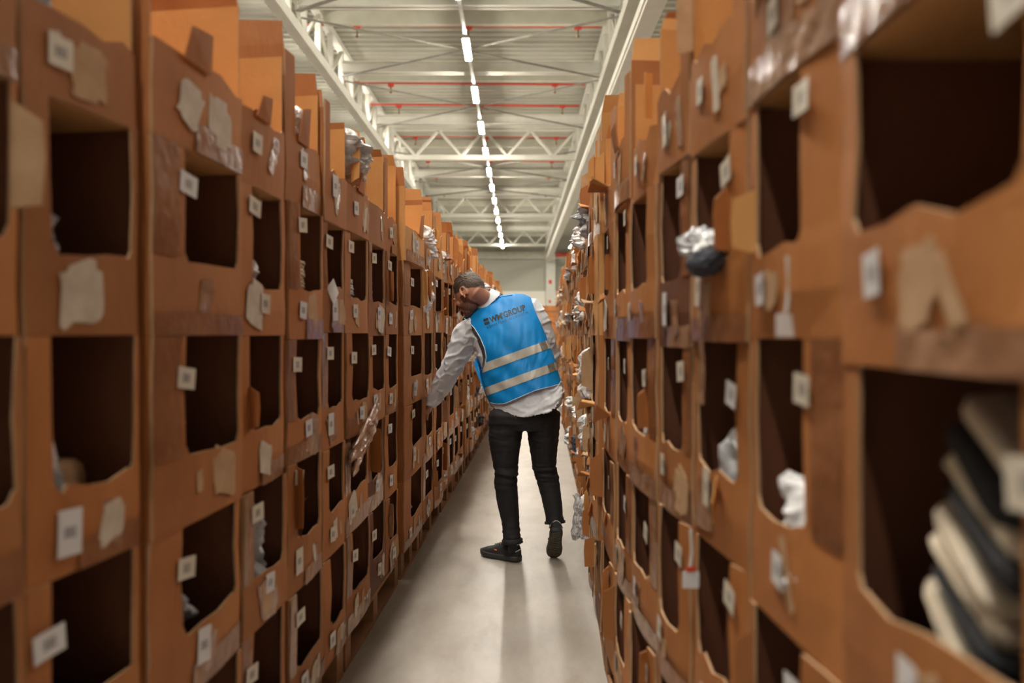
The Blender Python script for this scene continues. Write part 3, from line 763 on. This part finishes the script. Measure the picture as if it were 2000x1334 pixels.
# random small contents of the nearer boxes
rg = random.Random(77); used = set()
for o in list(D.objects): pass
taken = {('L',1,3),('L',1,2),('L',2,2),('L',2,1),('L',3,3),('L',3,1),('L',4,3),('L',5,3),('L',6,3),('L',7,3),('L',9,0),('L',10,3),('L',11,2),('L',1,4),('L',4,4),('L',6,4),('L',10,4),('L',12,4),
         ('L',10,1),('L',9,1),('L',11,1),('L',10,2),('R',2,3),('R',1,2),('R',2,2),('R',0,2),('R',4,2),('R',9,4),('R',11,4),('R',8,2),('R',9,2),('R',11,1),('R',12,3),('R',2,1),('L',4,1),('L',1,0),('R',0,3),('R',1,3),('L',2,3)}
kinds = [('black','black folded garment','folded_garment','garment'),('poly_grey','grey wrapped garment','plastic_bag','plastic bag'),('poly','white wrapped garment','plastic_bag','plastic bag'),('navy','navy folded garment','folded_garment','garment')]
for (s, c, r), B in sorted(boxes.items()):
    if (s, c, r) in taken or c > 12 or rg.random() > .42: continue
    k = rg.choice(kinds); sz = (B.w*rg.uniform(.45,.7), rg.uniform(.18,.26), rg.uniform(.12,.21))
    me = pillow(rg.random()*40, sz, .35) if k[2] == 'plastic_bag' else fold_mesh(sz[0], sz[1], sz[2]*.8, rg)
    place(me, k[2], [M[k[0]]], B, B.w*.5, .2, .008, '%s inside %s' % (k[1], B.phrase), k[3], 0, 'goods lying inside the boxes')
# white bags and rags bulging from the distant boxes
rg = random.Random(99)
for (s, c, r), B in sorted(boxes.items()):
    if (s, c, r) in taken or c < (16 if s == 'L' else 13): continue
    p = .28 if s == 'L' and r < 4 else (.75 if r == 4 else .40)
    if rg.random() > p: continue
    k = rg.choice(('poly','poly','poly','poly_grey','cream','navy'))
    me = pillow(rg.random()*90, (B.w*rg.uniform(.35,.7), rg.uniform(.08,.15), rg.uniform(.1,.22)), .5, 12)
    far = s == 'L'
    place(me, 'plastic_bag', [M[k]], B, B.w*rg.uniform(.35,.65), rg.uniform(-.02,.04), B.lip*.75, 'distant wrapped bag bulging from box lips in %s of far %s' % (ROWN[r], 'left rack' if s == 'L' else 'right rack'), 'plastic bag', 0, 'wrapped bags in the distant %s of the %s rack' % (ROWN[r], 'left' if s == 'L' else 'right'))

# white plastic bag hanging near the floor by the right rack
me = pillow(40, (.15,.16,.29), .6, 26); me.materials.clear(); me.materials.append(M['poly'])
o = D.objects.new('plastic_bag', me); COL.objects.link(o); o.location = (px(1141,1000,5.25).x, 5.25, .14)
tag(o, 'big white crumpled plastic bag hanging low on the right rack beside the right shoe', 'plastic bag')
# cable-tie tags
def hang_tag(x, y, Y, lab, red=False):
    p = px(x, y, Y); o = empty('hanging_tag', p)
    m = MB(); m.tube([(0,0,0),(.004,0,-.05),(-.002,0,-.10)], .004, 6); m.build('string', M['white_trim'], o)
    m = MB(); m.box((-.02,-.002,-.14),(.02,.0,-.10)); m.build('paper', M['label_white'], o)
    if red: m = MB(); m.box((-.012,-.004,-.10),(.012,-.0025,-.088)); m.build('red_end', M['red'], o)
    tag(o, lab, 'tag')
hang_tag(1538, 500, 1.38, 'white paper tag hanging on a tie, fourth row of the second right-hand stack')
hang_tag(1349, 1035, 1.27*UM*.97, 'white tag with red end hanging at the right rack low third stack', True)
# cartons stacked across the far end of the aisle
rg = random.Random(3)
for i in range(3):
    for j in range(6):
        w_ = .62; x = .28+i*(w_+.01)+.02*rg.random(); z = .145+j*.372
        m = MB(); m.box((-w_/2,-.4,0),(w_/2,.4,.365)); 
        o = m.build('carton', M['card']); o.location = (x+w_/2-.1, 26, z)
        t = MB(); t.box((-w_/2+.01,-.403,.16),(w_/2-.01,-.4005,.20)); t.build('tape', M['tape'], o)
        tag(o, 'closed brown carton stacked across the far end of the aisle', 'box', 'cartons stacked at the aisle end')
    o = empty('pallet', (.28+i*.63+.21, 26, 0)); tag(o, 'wooden pallet under the cartons at the far end of aisle', 'pallet', 'pallets at the aisle end')
    m = MB(); m.box((-.3,-.4,.11),(.3,.4,.14)); m.build('deck_boards', M['wood'], o)
    for xx in (-.3,-.05,.2):
        m = MB(); m.box((xx,-.4,0),(xx+.1,.4,.11)); m.build('stringer', M['wood'], o)
# ---------------------------------------------------------------- the man
person = empty('person', (.08, 5.22, 0))
tag(person, 'person in blue reflective vest and black jeans reaching into the left rack', 'person')
def local(o):
    o.parent = person; o.matrix_parent_inverse = Matrix.Translation(-person.location); return o
def remesh(mb_, name, mats, voxel, fn=None, smooth_it=2, parent=True):
    me = mb_.mesh('tmp', [mats[0]]); o = D.objects.new('tmp', me); COL.objects.link(o)
    md = o.modifiers.new('r', 'REMESH'); md.mode = 'VOXEL'; md.voxel_size = voxel; md.use_smooth_shade = True
    sm = o.modifiers.new('s', 'SMOOTH'); sm.iterations = smooth_it; sm.factor = .5
    bpy.context.view_layer.update()
    dg = bpy.context.evaluated_depsgraph_get(); me2 = D.meshes.new_from_object(o.evaluated_get(dg))
    D.objects.remove(o); me2.name = name
    me2.materials.clear()
    for m_ in mats: me2.materials.append(m_)
    if fn:
        nrm = [v.normal.copy() for v in me2.vertices]
        for v, n_ in zip(me2.vertices, nrm): v.co = fn(v.co.copy(), n_)
        me2.update()
    me2.polygons.foreach_set('use_smooth', [True]*len(me2.polygons))
    r = D.objects.new(name, me2); COL.objects.link(r)
    return local(r) if parent else r
Yc_t = [(-60,5.17),(0,5.19),(60,5.24),(120,5.31),(160,5.37),(205,5.44),(240,5.46)]
def TP(w_, v_, dep):
    """a point of the leaning torso: w across (right +), v up along the spine, dep towards the back"""
    Y = interp(Yc_t, v_) - dep - w_*.0004
    return px(1030+.94*w_-.345*v_, 775-.342*w_-.94*v_, Y)
WL = [(-50,-68),(0,-72),(50,-71),(90,-66),(140,-66),(178,-64),(200,-60)]
WR = [(-50,66),(0,69),(50,74),(90,74),(140,74),(178,74),(200,70)]
def vtop(w_): return interp([(-80,172),(-64,188),(-40,198),(-20,203),(19,204),(45,199),(62,191),(75,178)], w_)
def spow(x, p): return math.copysign(abs(x)**p, x)
def backdep(w_, v_, b=.135, ext=1.0):
    a = WR if w_ > 2 else WL
    lim = abs(interp(a, v_)-2)*ext; q = min(1, abs(w_-2)/lim)
    d = b*max(0, 1-q**2.5)**(1/2.1)
    vt = vtop(w_)
    if v_ > 105:
        r = min(1, (v_-105)/(vt-105)); d *= max(0, 1-r**2.6)**.5
    return d*(1+.10*math.sin((v_-20)/180*math.pi))
# body: one continuous figure, mostly inside the clothes
hf = Vector((-.62,.42,-.66)).normalized(); hu = Vector((-.42,.50,.76)); hu = (hu-hf*hu.dot(hf)).normalized(); hs = hu.cross(hf)
if hs.y > 0: hs = -hs
HC = px(917, 569, 5.40); HS = 1.06
def H(s, f, u): return HC + (hs*s+hf*f+hu*u)*HS
bm_ = MB()
bm_.ellipsoid(HC, (hs,hf,hu), (.084*HS,.108*HS,.104*HS), 28, 18)
bm_.ellipsoid(H(0,.050,-.050), (hs,hf,hu), (.060*HS,.058*HS,.074*HS), 24, 14)
bm_.ellipsoid(H(0,.082,-.104), (hs,hf,hu), (.034*HS,.032*HS,.026*HS), 16, 10)      # chin
bm_.ellipsoid(H(.0,.100,.012), (hs,hf,hu), (.056*HS,.020*HS,.018*HS), 16, 10)      # brow
bm_.tube([H(0,.108,.0),H(0,.124,-.03),H(0,.134,-.044)], [.010,.014,.017], 10)     # nose
bm_.ellipsoid(H(.012,.122,-.048), (hs,hf,hu), (.012,.012,.009), 10, 8); bm_.ellipsoid(H(-.012,.122,-.048), (hs,hf,hu), (.012,.012,.009), 10, 8)
for s_ in (1,-1):
    bm_.ellipsoid(H(.040*s_,.088,-.035), (hs,hf,hu), (.024,.022,.020), 12, 8)       # cheek
    bm_.ellipsoid(H(.030*s_,.098,-.008), (hs,hf,hu), (.013,.010,.010), 12, 8)       # eye ball lid
bm_.ellipsoid(H(0,.106,-.078), (hs,hf,hu), (.026,.012,.006), 12, 8); bm_.ellipsoid(H(0,.104,-.089), (hs,hf,hu), (.022,.011,.006), 12, 8)   # lips
for s_ in (1,-1):   # ears: rim, lobe and hollow
    rim = [H(s_*(.082+.012*math.sin(a*.5)), -.012-.020*math.cos(a), -.035+.034*math.sin(a)+.0) for a in [math.pi*(-.35+1.55*i/9) for i in range(10)]]
    bm_.tube(rim, .0058, 8); bm_.ellipsoid(H(s_*.082,-.010,-.038), (hs,hf,hu), (.007,.017,.026), 12, 8); bm_.ellipsoid(H(s_*.084,.0,-.066), (hs,hf,hu), (.006,.009,.011), 10, 8)
neck0 = TP(-11, 204, .0)
nk1 = H(0,-.045,-.075).lerp(neck0, .4)
bm_.tube([H(0,-.022,-.005), H(0,-.040,-.055), nk1, neck0, TP(-5,170,0)], [.062,.063,.063,.066,.076], 22)
def ringT(v_, k, b, n=28):
    wl, wr = interp(WL, v_)*k, interp(WR, v_)*k; r = []
    for j in range(n):
        a = 2*math.pi*j/n; s_, c_ = math.sin(a), math.cos(a)
        w_ = 2+spow(s_,.85)*((wr-2) if s_ > 0 else (2-wl)); r.append(TP(w_, v_, spow(c_,.85)*b))
    return r
bm_.loft([ringT(-15,.8,.10), ringT(30,.78,.09), ringT(80,.80,.095), ringT(130,.86,.10), ringT(160,.84,.09), ringT(180,.66,.06)])
LEG_L = [(992,806,5.19,36),(986,858,5.19,32.5),(987,898,5.19,26),(988,922,5.19,23.5),(988,945,5.20,22.5),(991,975,5.22,21.5),(996,1010,5.23,18.5),(999,1040,5.22,16.5),(1001,1060,5.215,16.5)]
LEG_R = [(1060,806,5.19,35),(1061,850,5.21,31),(1062,892,5.25,25.5),(1064,915,5.27,23.5),(1070,938,5.28,22),(1076,965,5.27,20),(1080,990,5.25,18.5),(1083,1010,5.235,17),(1084,1022,5.23,17)]
def tubepx(m, path, k=1.0, n=18, add=0):
    m.tube([px(a,b,c) for a,b,c,r in path], [r*c/F*k+add for a,b,c,r in path], n)
tubepx(bm_, LEG_L, .82); tubepx(bm_, LEG_R, .82)
ARM_L = [(952,640,5.39,22),(928,637,5.42,25),(912,650,5.44,25.5),(899,680,5.47,24.5),(887,706,5.50,22.5),(877,727,5.54,21),(864,751,5.60,18.5),(850,775,5.66,15.5),(840,789,5.69,13)]
ARM_R = [(1015,605,5.38,20),(1036,602,5.38,22),(1052,625,5.38,22),(1066,660,5.40,20.5),(1073,693,5.44,19),(1071,722,5.51,18),(1058,742,5.60,16),(1040,748,5.68,14)]
tubepx(bm_, ARM_L+[(835,797,5.705,9.5)], .62); tubepx(bm_, ARM_R+[(1026,749,5.74,11)], .60)
def hand(m, wrist, d, palm_n, thumb_side, L=.19, curl=.5):
    """palm, four unequal curled fingers and a thumb"""
    d = d.normalized(); pn = (palm_n-d*palm_n.dot(d)).normalized(); sd = d.cross(pn)*thumb_side
    for k in range(4):
        o_ = sd*(.030-.020*k)
        m.tube([wrist+o_*.45, wrist+d*.05+o_*.95, wrist+d*(.092-.004*abs(k-1.2))+o_], [.016,.0145,.0115], 10)
        fl = (.074,.084,.079,.062)[k]; p = wrist+d*(.090-.004*abs(k-1.2))+o_; pts_ = [p]; ang = .15
        for seg in (.45,.30,.25):
            ang += curl*(.55+.1*k*.5); dd = d*math.cos(ang)+pn*math.sin(ang); p = p+dd*fl*seg; pts_.append(p)
        m.tube(pts_, [.0098,.0092,.0085,.0062], 10)
    t0 = wrist+d*.025+sd*.022; td = (d*.62+sd*.62+pn*.45).normalized(); t1 = t0+td*.045; td2 = (d*.85+sd*.15+pn*.5).normalized()
    m.tube([t0, t1, t1+td2*.028, t1+td2*.05], [.014,.0125,.011,.007], 10)
wl_ = px(836,796,5.70); hand(bm_, wl_, px(824,812,5.80)-wl_, Vector((.2,-.5,-.9)), 1, curl=.55)
wr_ = px(1028,749,5.73); hand(bm_, wr_, Vector((-.9,.3,.15)), Vector((0,-1,.1)), -1, curl=.6)
bm_.tube([px(1003,1055,5.205), px(1003,1066,5.205)], [.026,.022], 12)
bm_.tube([px(1084,1015,5.225), px(1084,1030,5.225)], [.026,.024], 12)
body = remesh(bm_, 'body', [M['skin']], .0040, None, 5)
for pth in ([px(1001,1050,5.215), px(1002,1066,5.21), px(1001,1078,5.215)], [px(1084,1012,5.23), px(1084,1026,5.225), px(1084,1040,5.225)]):
    sk = MB(); sk.tube(pth, [.040,.034,.030], 16); local(sk.build('sock', M['shoe'], None, True))
# hair and stubble grown from the body's own surface
def shell(name, mt_, sel, thick):
    m = MB(); vn = {}; bv = body.data.vertices; k_ = {}
    def loc_(co):
        c = (co-HC)/HS; return c.dot(hs), c.dot(hf), c.dot(hu)
    for v in bv:
        if (v.co-HC).length < .21:
            q = loc_(v.co); w_ = sel(*q)
            if w_ > 0: k_[v.index] = (v.co + v.normal*thick(q, w_) + hf*.0, w_)
    idx = {}
    for f_ in body.data.polygons:
        if all(i in k_ for i in f_.vertices):
            t_ = []
            for i in f_.vertices:
                if i not in idx: idx[i] = len(m.v); m.v.append(tuple(k_[i][0]))
                t_.append(idx[i])
            m.f.append(tuple(t_)); m.m.append(0)
    return local(m.build(name, mt_, None, True))
def hair_sel(s_, f_, u_):
    ear = abs(s_) > .0875 and f_ < .03 and u_ < .012
    if ear: return 0
    line = -.006+.60*f_ - (.016 if abs(s_) > .055 and f_ > -.02 else 0)
    if f_ > .02 and abs(s_) < .06: line = max(line, .052)
    return (u_-line)
def hair_th(q, w_):
    s_, f_, u_ = q; l = min(1, w_/.05); top = min(1, max(0, (u_-.03)/.05))
    z_ = noise.noise(Vector((s_*95+3*f_, f_*16, u_*34)))*.7+noise.noise(Vector((s_*210, f_*34, u_*80)))*.5
    return .0012+.004*l+.014*top*l+abs(z_)*(.004+.013*top)*l
hair = shell('hair', M['hair'], hair_sel, hair_th)
def beard_sel(s_, f_, u_):
    if f_ < -.005 or u_ < -.16: return 0
    if abs(s_) > .0835: return 0
    side = -.030 if (abs(s_) > .05 and f_ < .045) else -.062
    if abs(s_) < .030 and f_ > .085 and -.094 < u_ < -.074: return 0
    return side-u_
shell('beard', M['beard'], beard_sel, lambda q, w_: .0008+.0022*min(1, w_/.02)*(.6+abs(noise.noise(Vector(q)*150))))
for s_ in (1,-1):
    e = MB(); e.tube([H(s_*.014,.119,.016),H(s_*.03,.116,.022),H(s_*.048,.102,.017)], [.004,.005,.003], 8); local(e.build('eyebrow', M['hair'], None, True))
    e = MB(); e.ellipsoid(H(s_*.030,.104,-.007), (hs,hf,hu), (.010,.006,.004), 10, 8); local(e.build('eye', M['ink'], None, True))
# jeans
jb = MB(); tubepx(jb, LEG_L[:-1]+[(1001,1058,5.215,18.5)], 1.0, 22); tubepx(jb, LEG_R[:-1]+[(1084,1019,5.23,18.5)], 1.0, 22)
def ringJ(y, xl, xr, b, n=28, Y=5.19):
    r = []; c = (xl+xr)/2; hw = (xr-xl)/2
    for j in range(n):
        a = 2*math.pi*j/n; r.append(px(c+hw*spow(math.sin(a),.8), y, Y-b*spow(math.cos(a),.85)))
    return r
jb.loft([ringJ(793,968,1084,.10), ringJ(802,960,1089,.125), ringJ(812,954,1093,.145), ringJ(830,954,1093,.14), ringJ(841,960,1090,.10)])
def jw(p, n_):
    z = p.z; k = math.exp(-((z-.57)/.07)**2)*1.0 + math.exp(-((z-.60)/.05)**2)*.5 + math.exp(-((z-.14)/.09)**2)*1.2 + math.exp(-((z-.83)/.08)**2)*.45 + .22
    q = noise.noise(Vector((p.x*5, p.y*5, z*42)))+.5*noise.noise(Vector((p.x*14+3, p.y*14, z*70)))
    return p + n_*(.0085*k*q)
jeans = remesh(jb, 'jeans', [M['jeans']], .008, jw, 3)
for path, lab in (((LEG_L[-2],(1001,1061,5.215,18.5)),0),((LEG_R[-2],(1084,1022,5.23,18.5)),1)):
    c = MB(); a, b_ = path[0], path[1]; A, Bp = px(*a[:3]), px(*b_[:3]); A = A.lerp(Bp,.55); rr = b_[3]*b_[2]/F
    c.tube([A, A.lerp(Bp,.3), A.lerp(Bp,.7), Bp], [rr*1.0, rr*1.13, rr*1.10, rr*1.14], 20)
    local(c.build('cuff', M['jeans'], None, True))
# shirt: torso, tail, sleeves, collar
sb = MB()
sb.loft([ringT(5,.96,.125), ringT(40,.97,.125), ringT(80,.97,.125), ringT(130,.96,.125), ringT(155,.92,.115), ringT(172,.84,.09), ringT(186,.66,.055)])
HEM = [(-76,12),(-72,6),(-60,-14),(-35,-33),(0,-42),(30,-45),(54,-41),(65,-22),(72,0)]
def ringS(t_, n=40):
    r = []
    for j in range(n):
        a = 2*math.pi*j/n; s_, c_ = math.sin(a), math.cos(a)
        w_ = 0+spow(s_,.9)*(71+2*t_); he = interp(HEM, w_)
        v_ = 45+(he-45)*t_; r.append(TP(w_, v_, spow(c_,.85)*(.135+.035*t_)))
    return r
sb.loft([ringS(t_/5) for t_ in range(6)])
tubepx(sb, ARM_L, 1.0, 20); tubepx(sb, ARM_R, 1.0, 20)
def sw(p, n_):   # noqa
    # creases running round the sleeves and softly over the tail
    arm = 1 if p.x < -.22 or p.x > .19 else .45
    q = noise.noise(Vector((p.x*7+p.z*5, p.y*9, p.z*15-p.x*9)))+.35*noise.noise(Vector((p.x*16+9, p.y*14, p.z*30-p.x*14)))
    q = 1-min(1, abs(q)*3.2)**.7
    return p + n_*(.013*arm*(q-.35))
shirt = remesh(sb, 'shirt', [M['shirt']], .008, sw, 2)
cb = MB(); rings = []
nc = neck0; axn = (H(0,-.035,-.09)-TP(-5,165,0)).normalized(); e1 = hs; e1 = (e1-axn*e1.dot(axn)).normalized(); e2 = axn.cross(e1)
for t_, r_ in ((-.03,.094),(0,.084),(.03,.078),(.044,.076),(.040,.080),(.02,.090),(-.015,.108)):
    rings.append([nc+axn*(t_+.0)+e1*math.cos(2*math.pi*j/32)*r_+e2*math.sin(2*math.pi*j/32)*r_ for j in range(32)])
cb.loft(rings, caps=False); local(cb.build('collar', M['shirt'], None, True))
# vest: back and front panels
EL = [(0,-73),(16,-74),(50,-72),(74,-66),(85,-56),(100,-48),(116,-45),(140,-46),(161,-50),(175,-56),(190,-64)]
ER = [(0,70),(50,75),(110,74.5),(140,73),(165,71),(190,72)]
def fold(w_, v_):
    a = noise.noise(Vector(((w_+v_*.55)/26, v_/70, 1.3)))*.013 + noise.noise(Vector(((w_-v_*.35)/11, v_/60, 7)))*.0055*(1 if v_ < 140 else .5)
    a += (1-abs(noise.noise(Vector(((w_-v_*.8)/15, (v_+w_)/80, 3))))*3)*.006*max(0, 1-abs(v_-60)/75)
    return a
def vback(w_, v_, off=0.0):
    return TP(w_*1.012, v_, backdep(w_, v_, .146, 1.03)*(1+.16*max(0, 1-v_/70))+.010+fold(w_, v_)*min(1,(76-abs(w_))/12 if abs(w_) < 76 else 0)+off)
def hemv(w_): return interp([(-76,17),(-60,6),(-45,2),(20,6),(75,0)], w_)
def panel(front):
    m = MB(); NS, NT = 56, 70; g = []
    for i in range(NT+1):
        t_ = i/NT; row = []
        for j in range(NS+1):
            s_ = j/NS; s_ = .5-.5*math.cos(math.pi*s_)*(.75)-.5*.25*(1-2*s_)
            v0_ = t_*196
            wl = interp(EL, v0_) if not front else interp([(0,-73),(60,-76),(98,-75),(112,-62),(130,-52),(190,-62)], v0_)
            w_ = wl+(interp(ER, v0_)-wl)*s_
            hv = hemv(w_); v_ = hv+(vtop(w_)-.5-hv)*t_
            if front: p = TP(w_*1.012, v_, -(backdep(w_, v_, .135, 1.03)+.008)+fold(w_+40, v_)*.6*min(1,max(0,(76-abs(w_))/12)))
            else: p = vback(w_, v_)
            row.append(p)
        g.append(row)
    m.loft(g, closed=False, caps=False)
    return m
vest = local(panel(False).build('vest', M['vest'], None, True))
fr = panel(True)
nb_ = len(vest.data.vertices)
def child(m, name, mt_, smooth=True, lab=None):
    o = m.build(name, mt_, None, smooth); o.parent = vest
    if lab: o['label'] = lab
    return o
vest.matrix_parent_inverse = Matrix.Translation(-person.location)
child(fr, 'front_panel', M['vest'])
def strip(va, vb, off=.0022):
    m = MB(); g = []
    for k in range(5):
        v_ = va+(vb-va)*k/4; wl = interp(EL, v_)-.2; wr = interp(ER, v_)+.6
        g.append([vback(wl+(wr-wl)*(.5-.5*math.cos(math.pi*j/60)), v_, off) for j in range(61)])
    m.loft(g, closed=False, caps=False); return m
child(strip(29,45), 'reflective_stripe', M['reflect'], True, 'lower grey reflective stripe'); child(strip(74,90.5), 'reflective_stripe', M['reflect'], True, 'upper grey reflective stripe')
for va, vb in ((29,45),(74,90.5)):
    m = MB(); g = [[vback(w_, v_, .0034) for w_ in (57,61,65,69,73.5)] for v_ in (va,va+(vb-va)/2,vb)]; m.loft(g, closed=False, caps=False); child(m, 'reflective_stripe', M['reflect_dark'], True, 'darker end of a reflective stripe near the right side seam')
    m = MB(); g = []
    for k in range(5):
        v_ = va+(vb-va)*k/4; g.append([TP(w_*1.012, v_, -(backdep(w_, v_, .135, 1.03)+.0105)) for w_ in [-76+8*j/10*1.0 for j in range(11)]])
    m.loft(g, closed=False, caps=False); child(m, 'reflective_stripe', M['reflect'])
pts_ = [vback(interp(EL, v_)-.3, v_, .002) for v_ in [76+2.6*i for i in range(43)]]
m = MB(); m.tube(pts_, .0032, 8); child(m, 'piping', M['piping'])
m = MB(); g = [[vback(interp(EL, v_)+.2, v_, .0), TP(interp(EL, v_)-3.5, v_, backdep(interp(EL, v_), v_)-.004), TP(interp(EL, v_)-8.5+.03*abs(v_-130), v_, backdep(interp(EL, v_)-6, v_)-.020)] for v_ in [80+2.6*i for i in range(41)]]
m.loft(g, closed=False, caps=False); child(m, 'armhole_lining', M['lining'])
m = MB(); m.tube([vback(w_, hemv(w_)+.3, .001) for w_ in [-72+2.9*i for i in range(50)]], .0022, 6); child(m, 'hem_binding', M['piping'])
m = MB(); m.tube([vback(w_, vtop(w_)-3.2, .002) for w_ in [-38+2.2*i for i in range(37)]], .0026, 6); child(m, 'neck_binding', M['vest'])
def text_part(txt, w0, v0, width, height, name, bold=0.0, slope=0.0):
    cu = D.curves.new('t', 'FONT'); cu.body = txt; cu.size = 1; cu.offset = bold; cu.space_character = 1.35 if len(txt) > 8 else 1.0; cu.resolution_u = 4
    o = D.objects.new('t', cu); COL.objects.link(o); bpy.context.view_layer.update()
    dg = bpy.context.evaluated_depsgraph_get(); me = D.meshes.new_from_object(o.evaluated_get(dg)); D.objects.remove(o)
    b = bmesh.new(); b.from_mesh(me); bmesh.ops.triangulate(b, faces=b.faces)
    bmesh.ops.subdivide_edges(b, edges=[e for e in b.edges if e.calc_length() > .12], cuts=2)
    bmesh.ops.triangulate(b, faces=b.faces)
    xs = [v.co.x for v in b.verts]; x0, x1 = min(xs), max(xs); ys = [v.co.y for v in b.verts]; y1 = max(ys); y0 = min(ys)
    for v in b.verts:
        w_ = w0+(v.co.x-x0)/(x1-x0)*width; v_ = v0+(v.co.y-y0)/(y1-y0)*height+slope*(w_-w0)
        v.co = vback(w_, v_, .0022)
    b.to_mesh(me); b.free(); me.name = name; me.materials.clear(); me.materials.append(M['ink'])
    q = D.objects.new(name, me); COL.objects.link(q); q.parent = vest
text_part("WM'", -17.5, 159.6, 28, 12.3, 'lettering', .045); text_part('GROUP', 11, 159.6, 45, 12.3, 'lettering', .03)
text_part('KOMPETENZ IN LOGISTIK', -27, 151.3, 85, 4.6, 'lettering', 0, .015)
for va, vb in ((159.6,164.6),(166.6,171.6)):
    m = MB(); g = [[vback(w_, v_, .0022) for w_ in (-29,-26,-23,-19)] for v_ in (va,(va+vb)/2,vb)]; m.loft(g, closed=False, caps=False); child(m, 'emblem_bar', M['ink'])
# shoes
def shoe(mtx, lab):
    o = empty('shoe'); o.parent = person; o.matrix_parent_inverse = Matrix.Translation(-person.location); o.matrix_basis = mtx
    o['label'] = lab
    sec = [(-.012,.020,0),(0,.032,0),(.03,.038,0),(.08,.036,0),(.14,.038,0),(.20,.047,0),(.245,.045,0),(.275,.034,0),(.295,.016,0)]
    m = MB(); rings = []
    for z, k in ((0,.95),(.012,1.03),(.026,1.06),(.036,.98)):
        r = []
        for x, hw, _ in sec: r.append((x*(1 if k > 1 else 1), hw*k+.004, z+(.012*max(0,(x-.22)/.07) if z < .03 else .008*max(0,(x-.22)/.07))))
        for x, hw, _ in reversed(sec): r.append((x, -hw*k-.004, z+(.012*max(0,(x-.22)/.07) if z < .03 else .008*max(0,(x-.22)/.07))))
        rings.append(r)
    m.loft(rings); m.build('sole', M['rubber'], o, True)
    # upper as cross sections along the foot
    m = MB(); rings = []
    for x, hw, h_ in ((-.008,.022,.085),(.002,.032,.10),(.03,.037,.108),(.065,.037,.105),(.10,.036,.100),(.13,.038,.092),(.17,.043,.078),(.21,.046,.066),(.25,.042,.056),(.275,.032,.046),(.290,.016,.036)):
        r = []
        for j in range(18):
            a = math.pi*j/17; r.append((x, math.cos(a)*hw*1.06, .028+(h_*1.12-.028)*math.sin(a)**.75))
        rings.append(r)
    m.loft(rings, closed=False, caps=False); m.face(rings[-1]); m.face(list(reversed(rings[0])))
    m.build('upper', M['shoe'], o, True)
    m = MB(); m.tube([(.055+.045*math.cos(a), .037*math.sin(a), .100+.012*math.cos(2*a)-.006*math.cos(a)) for a in [2*math.pi*i/24 for i in range(25)]], .006, 8); m.build('collar', M['shoe'], o, True)
    m = MB(); m.tube([(-.006+.0,-.0,.104)]+[( .055-.058*math.cos(a), .041*math.sin(a), .110-.010*math.sin(a)) for a in (-.9,-.5,0,.5,.9)][1:4], .004, 6); 
    m = MB(); m.tube([(.058-.073*math.cos(a), .046*math.sin(a), .080-.022*abs(math.sin(a))**1.5) for a in [-1.25+2.5*i/14 for i in range(15)]], .0034, 6); m.build('reflective_piping', M['white_trim'], o, True)
    m = MB(); m.tube([(.05-.066*math.cos(a), .044*math.sin(a), .118-.010*abs(math.sin(a))) for a in [-1.3+2.6*i/14 for i in range(15)]], .003, 6); m.build('collar_trim', M['white_trim'], o, True)
    for s_ in (1,-1):
        m = MB(); m.box((.145,s_*.042-.002,.058),(.163,s_*.042+.003,.064)); m.build('tag', M['orange'], o)
    m = MB()
    for k in range(5):
        x = .105+.018*k; z = .118-.006*k*1.2; m.tube([(x,-.022,z-.012),(x+.006,0,z),(x,.022,z-.012)], .0028, 6)
    m.build('lace', M['rubber'], o, True)
    m = MB()
    for k in range(15):   # wavy tread bars
        x = .004+.0185*k; hw = interp([(0,.026),(.03,.032),(.08,.031),(.14,.033),(.2,.042),(.25,.038),(.29,.018)], x)
        for i in range(8):
            ya = -hw+2*hw*i/8; yb = -hw+2*hw*(i+1)/8; xa = x+.006*math.sin(ya*90+k*.2); xb = x+.006*math.sin(yb*90+k*.2)
            lz = .012*max(0,(x-.22)/.07)
            m.face([(xa,ya,-.0035+lz),(xb,yb,-.0035+lz),(xb+.010,yb,-.0035+lz),(xa+.010,ya,-.0035+lz)]); m.face([(xa,ya,-.0035+lz),(xa,ya,.004+lz),(xb,yb,.004+lz),(xb,yb,-.0035+lz)]); m.face([(xa+.010,ya,-.0035+lz),(xb+.010,yb,-.0035+lz),(xb+.010,yb,.004+lz),(xa+.010,ya,.004+lz)])
    m.build('tread', M['tread'], o)
    return o
def basis(o_, x_, z_):
    x_ = Vector(x_).normalized(); z_ = Vector(z_); z_ = (z_-x_*z_.dot(x_)).normalized(); y_ = z_.cross(x_)
    mt_ = Matrix((x_, y_, z_)).transposed().to_4x4(); mt_.translation = o_; return mt_
shoe(basis(Vector((.042,5.215,.004)), (-.82,.55,0), (0,0,1)), 'left shoe flat on the floor')
pit = math.radians(50); xd = Vector((-.03, math.cos(pit), -math.sin(pit)))
toe = Vector((.279, 5.275, .03)); shoe(basis(toe-xd.normalized()*.245, xd, (0, math.sin(pit), math.cos(pit))), 'right shoe with raised heel and ribbed sole showing')
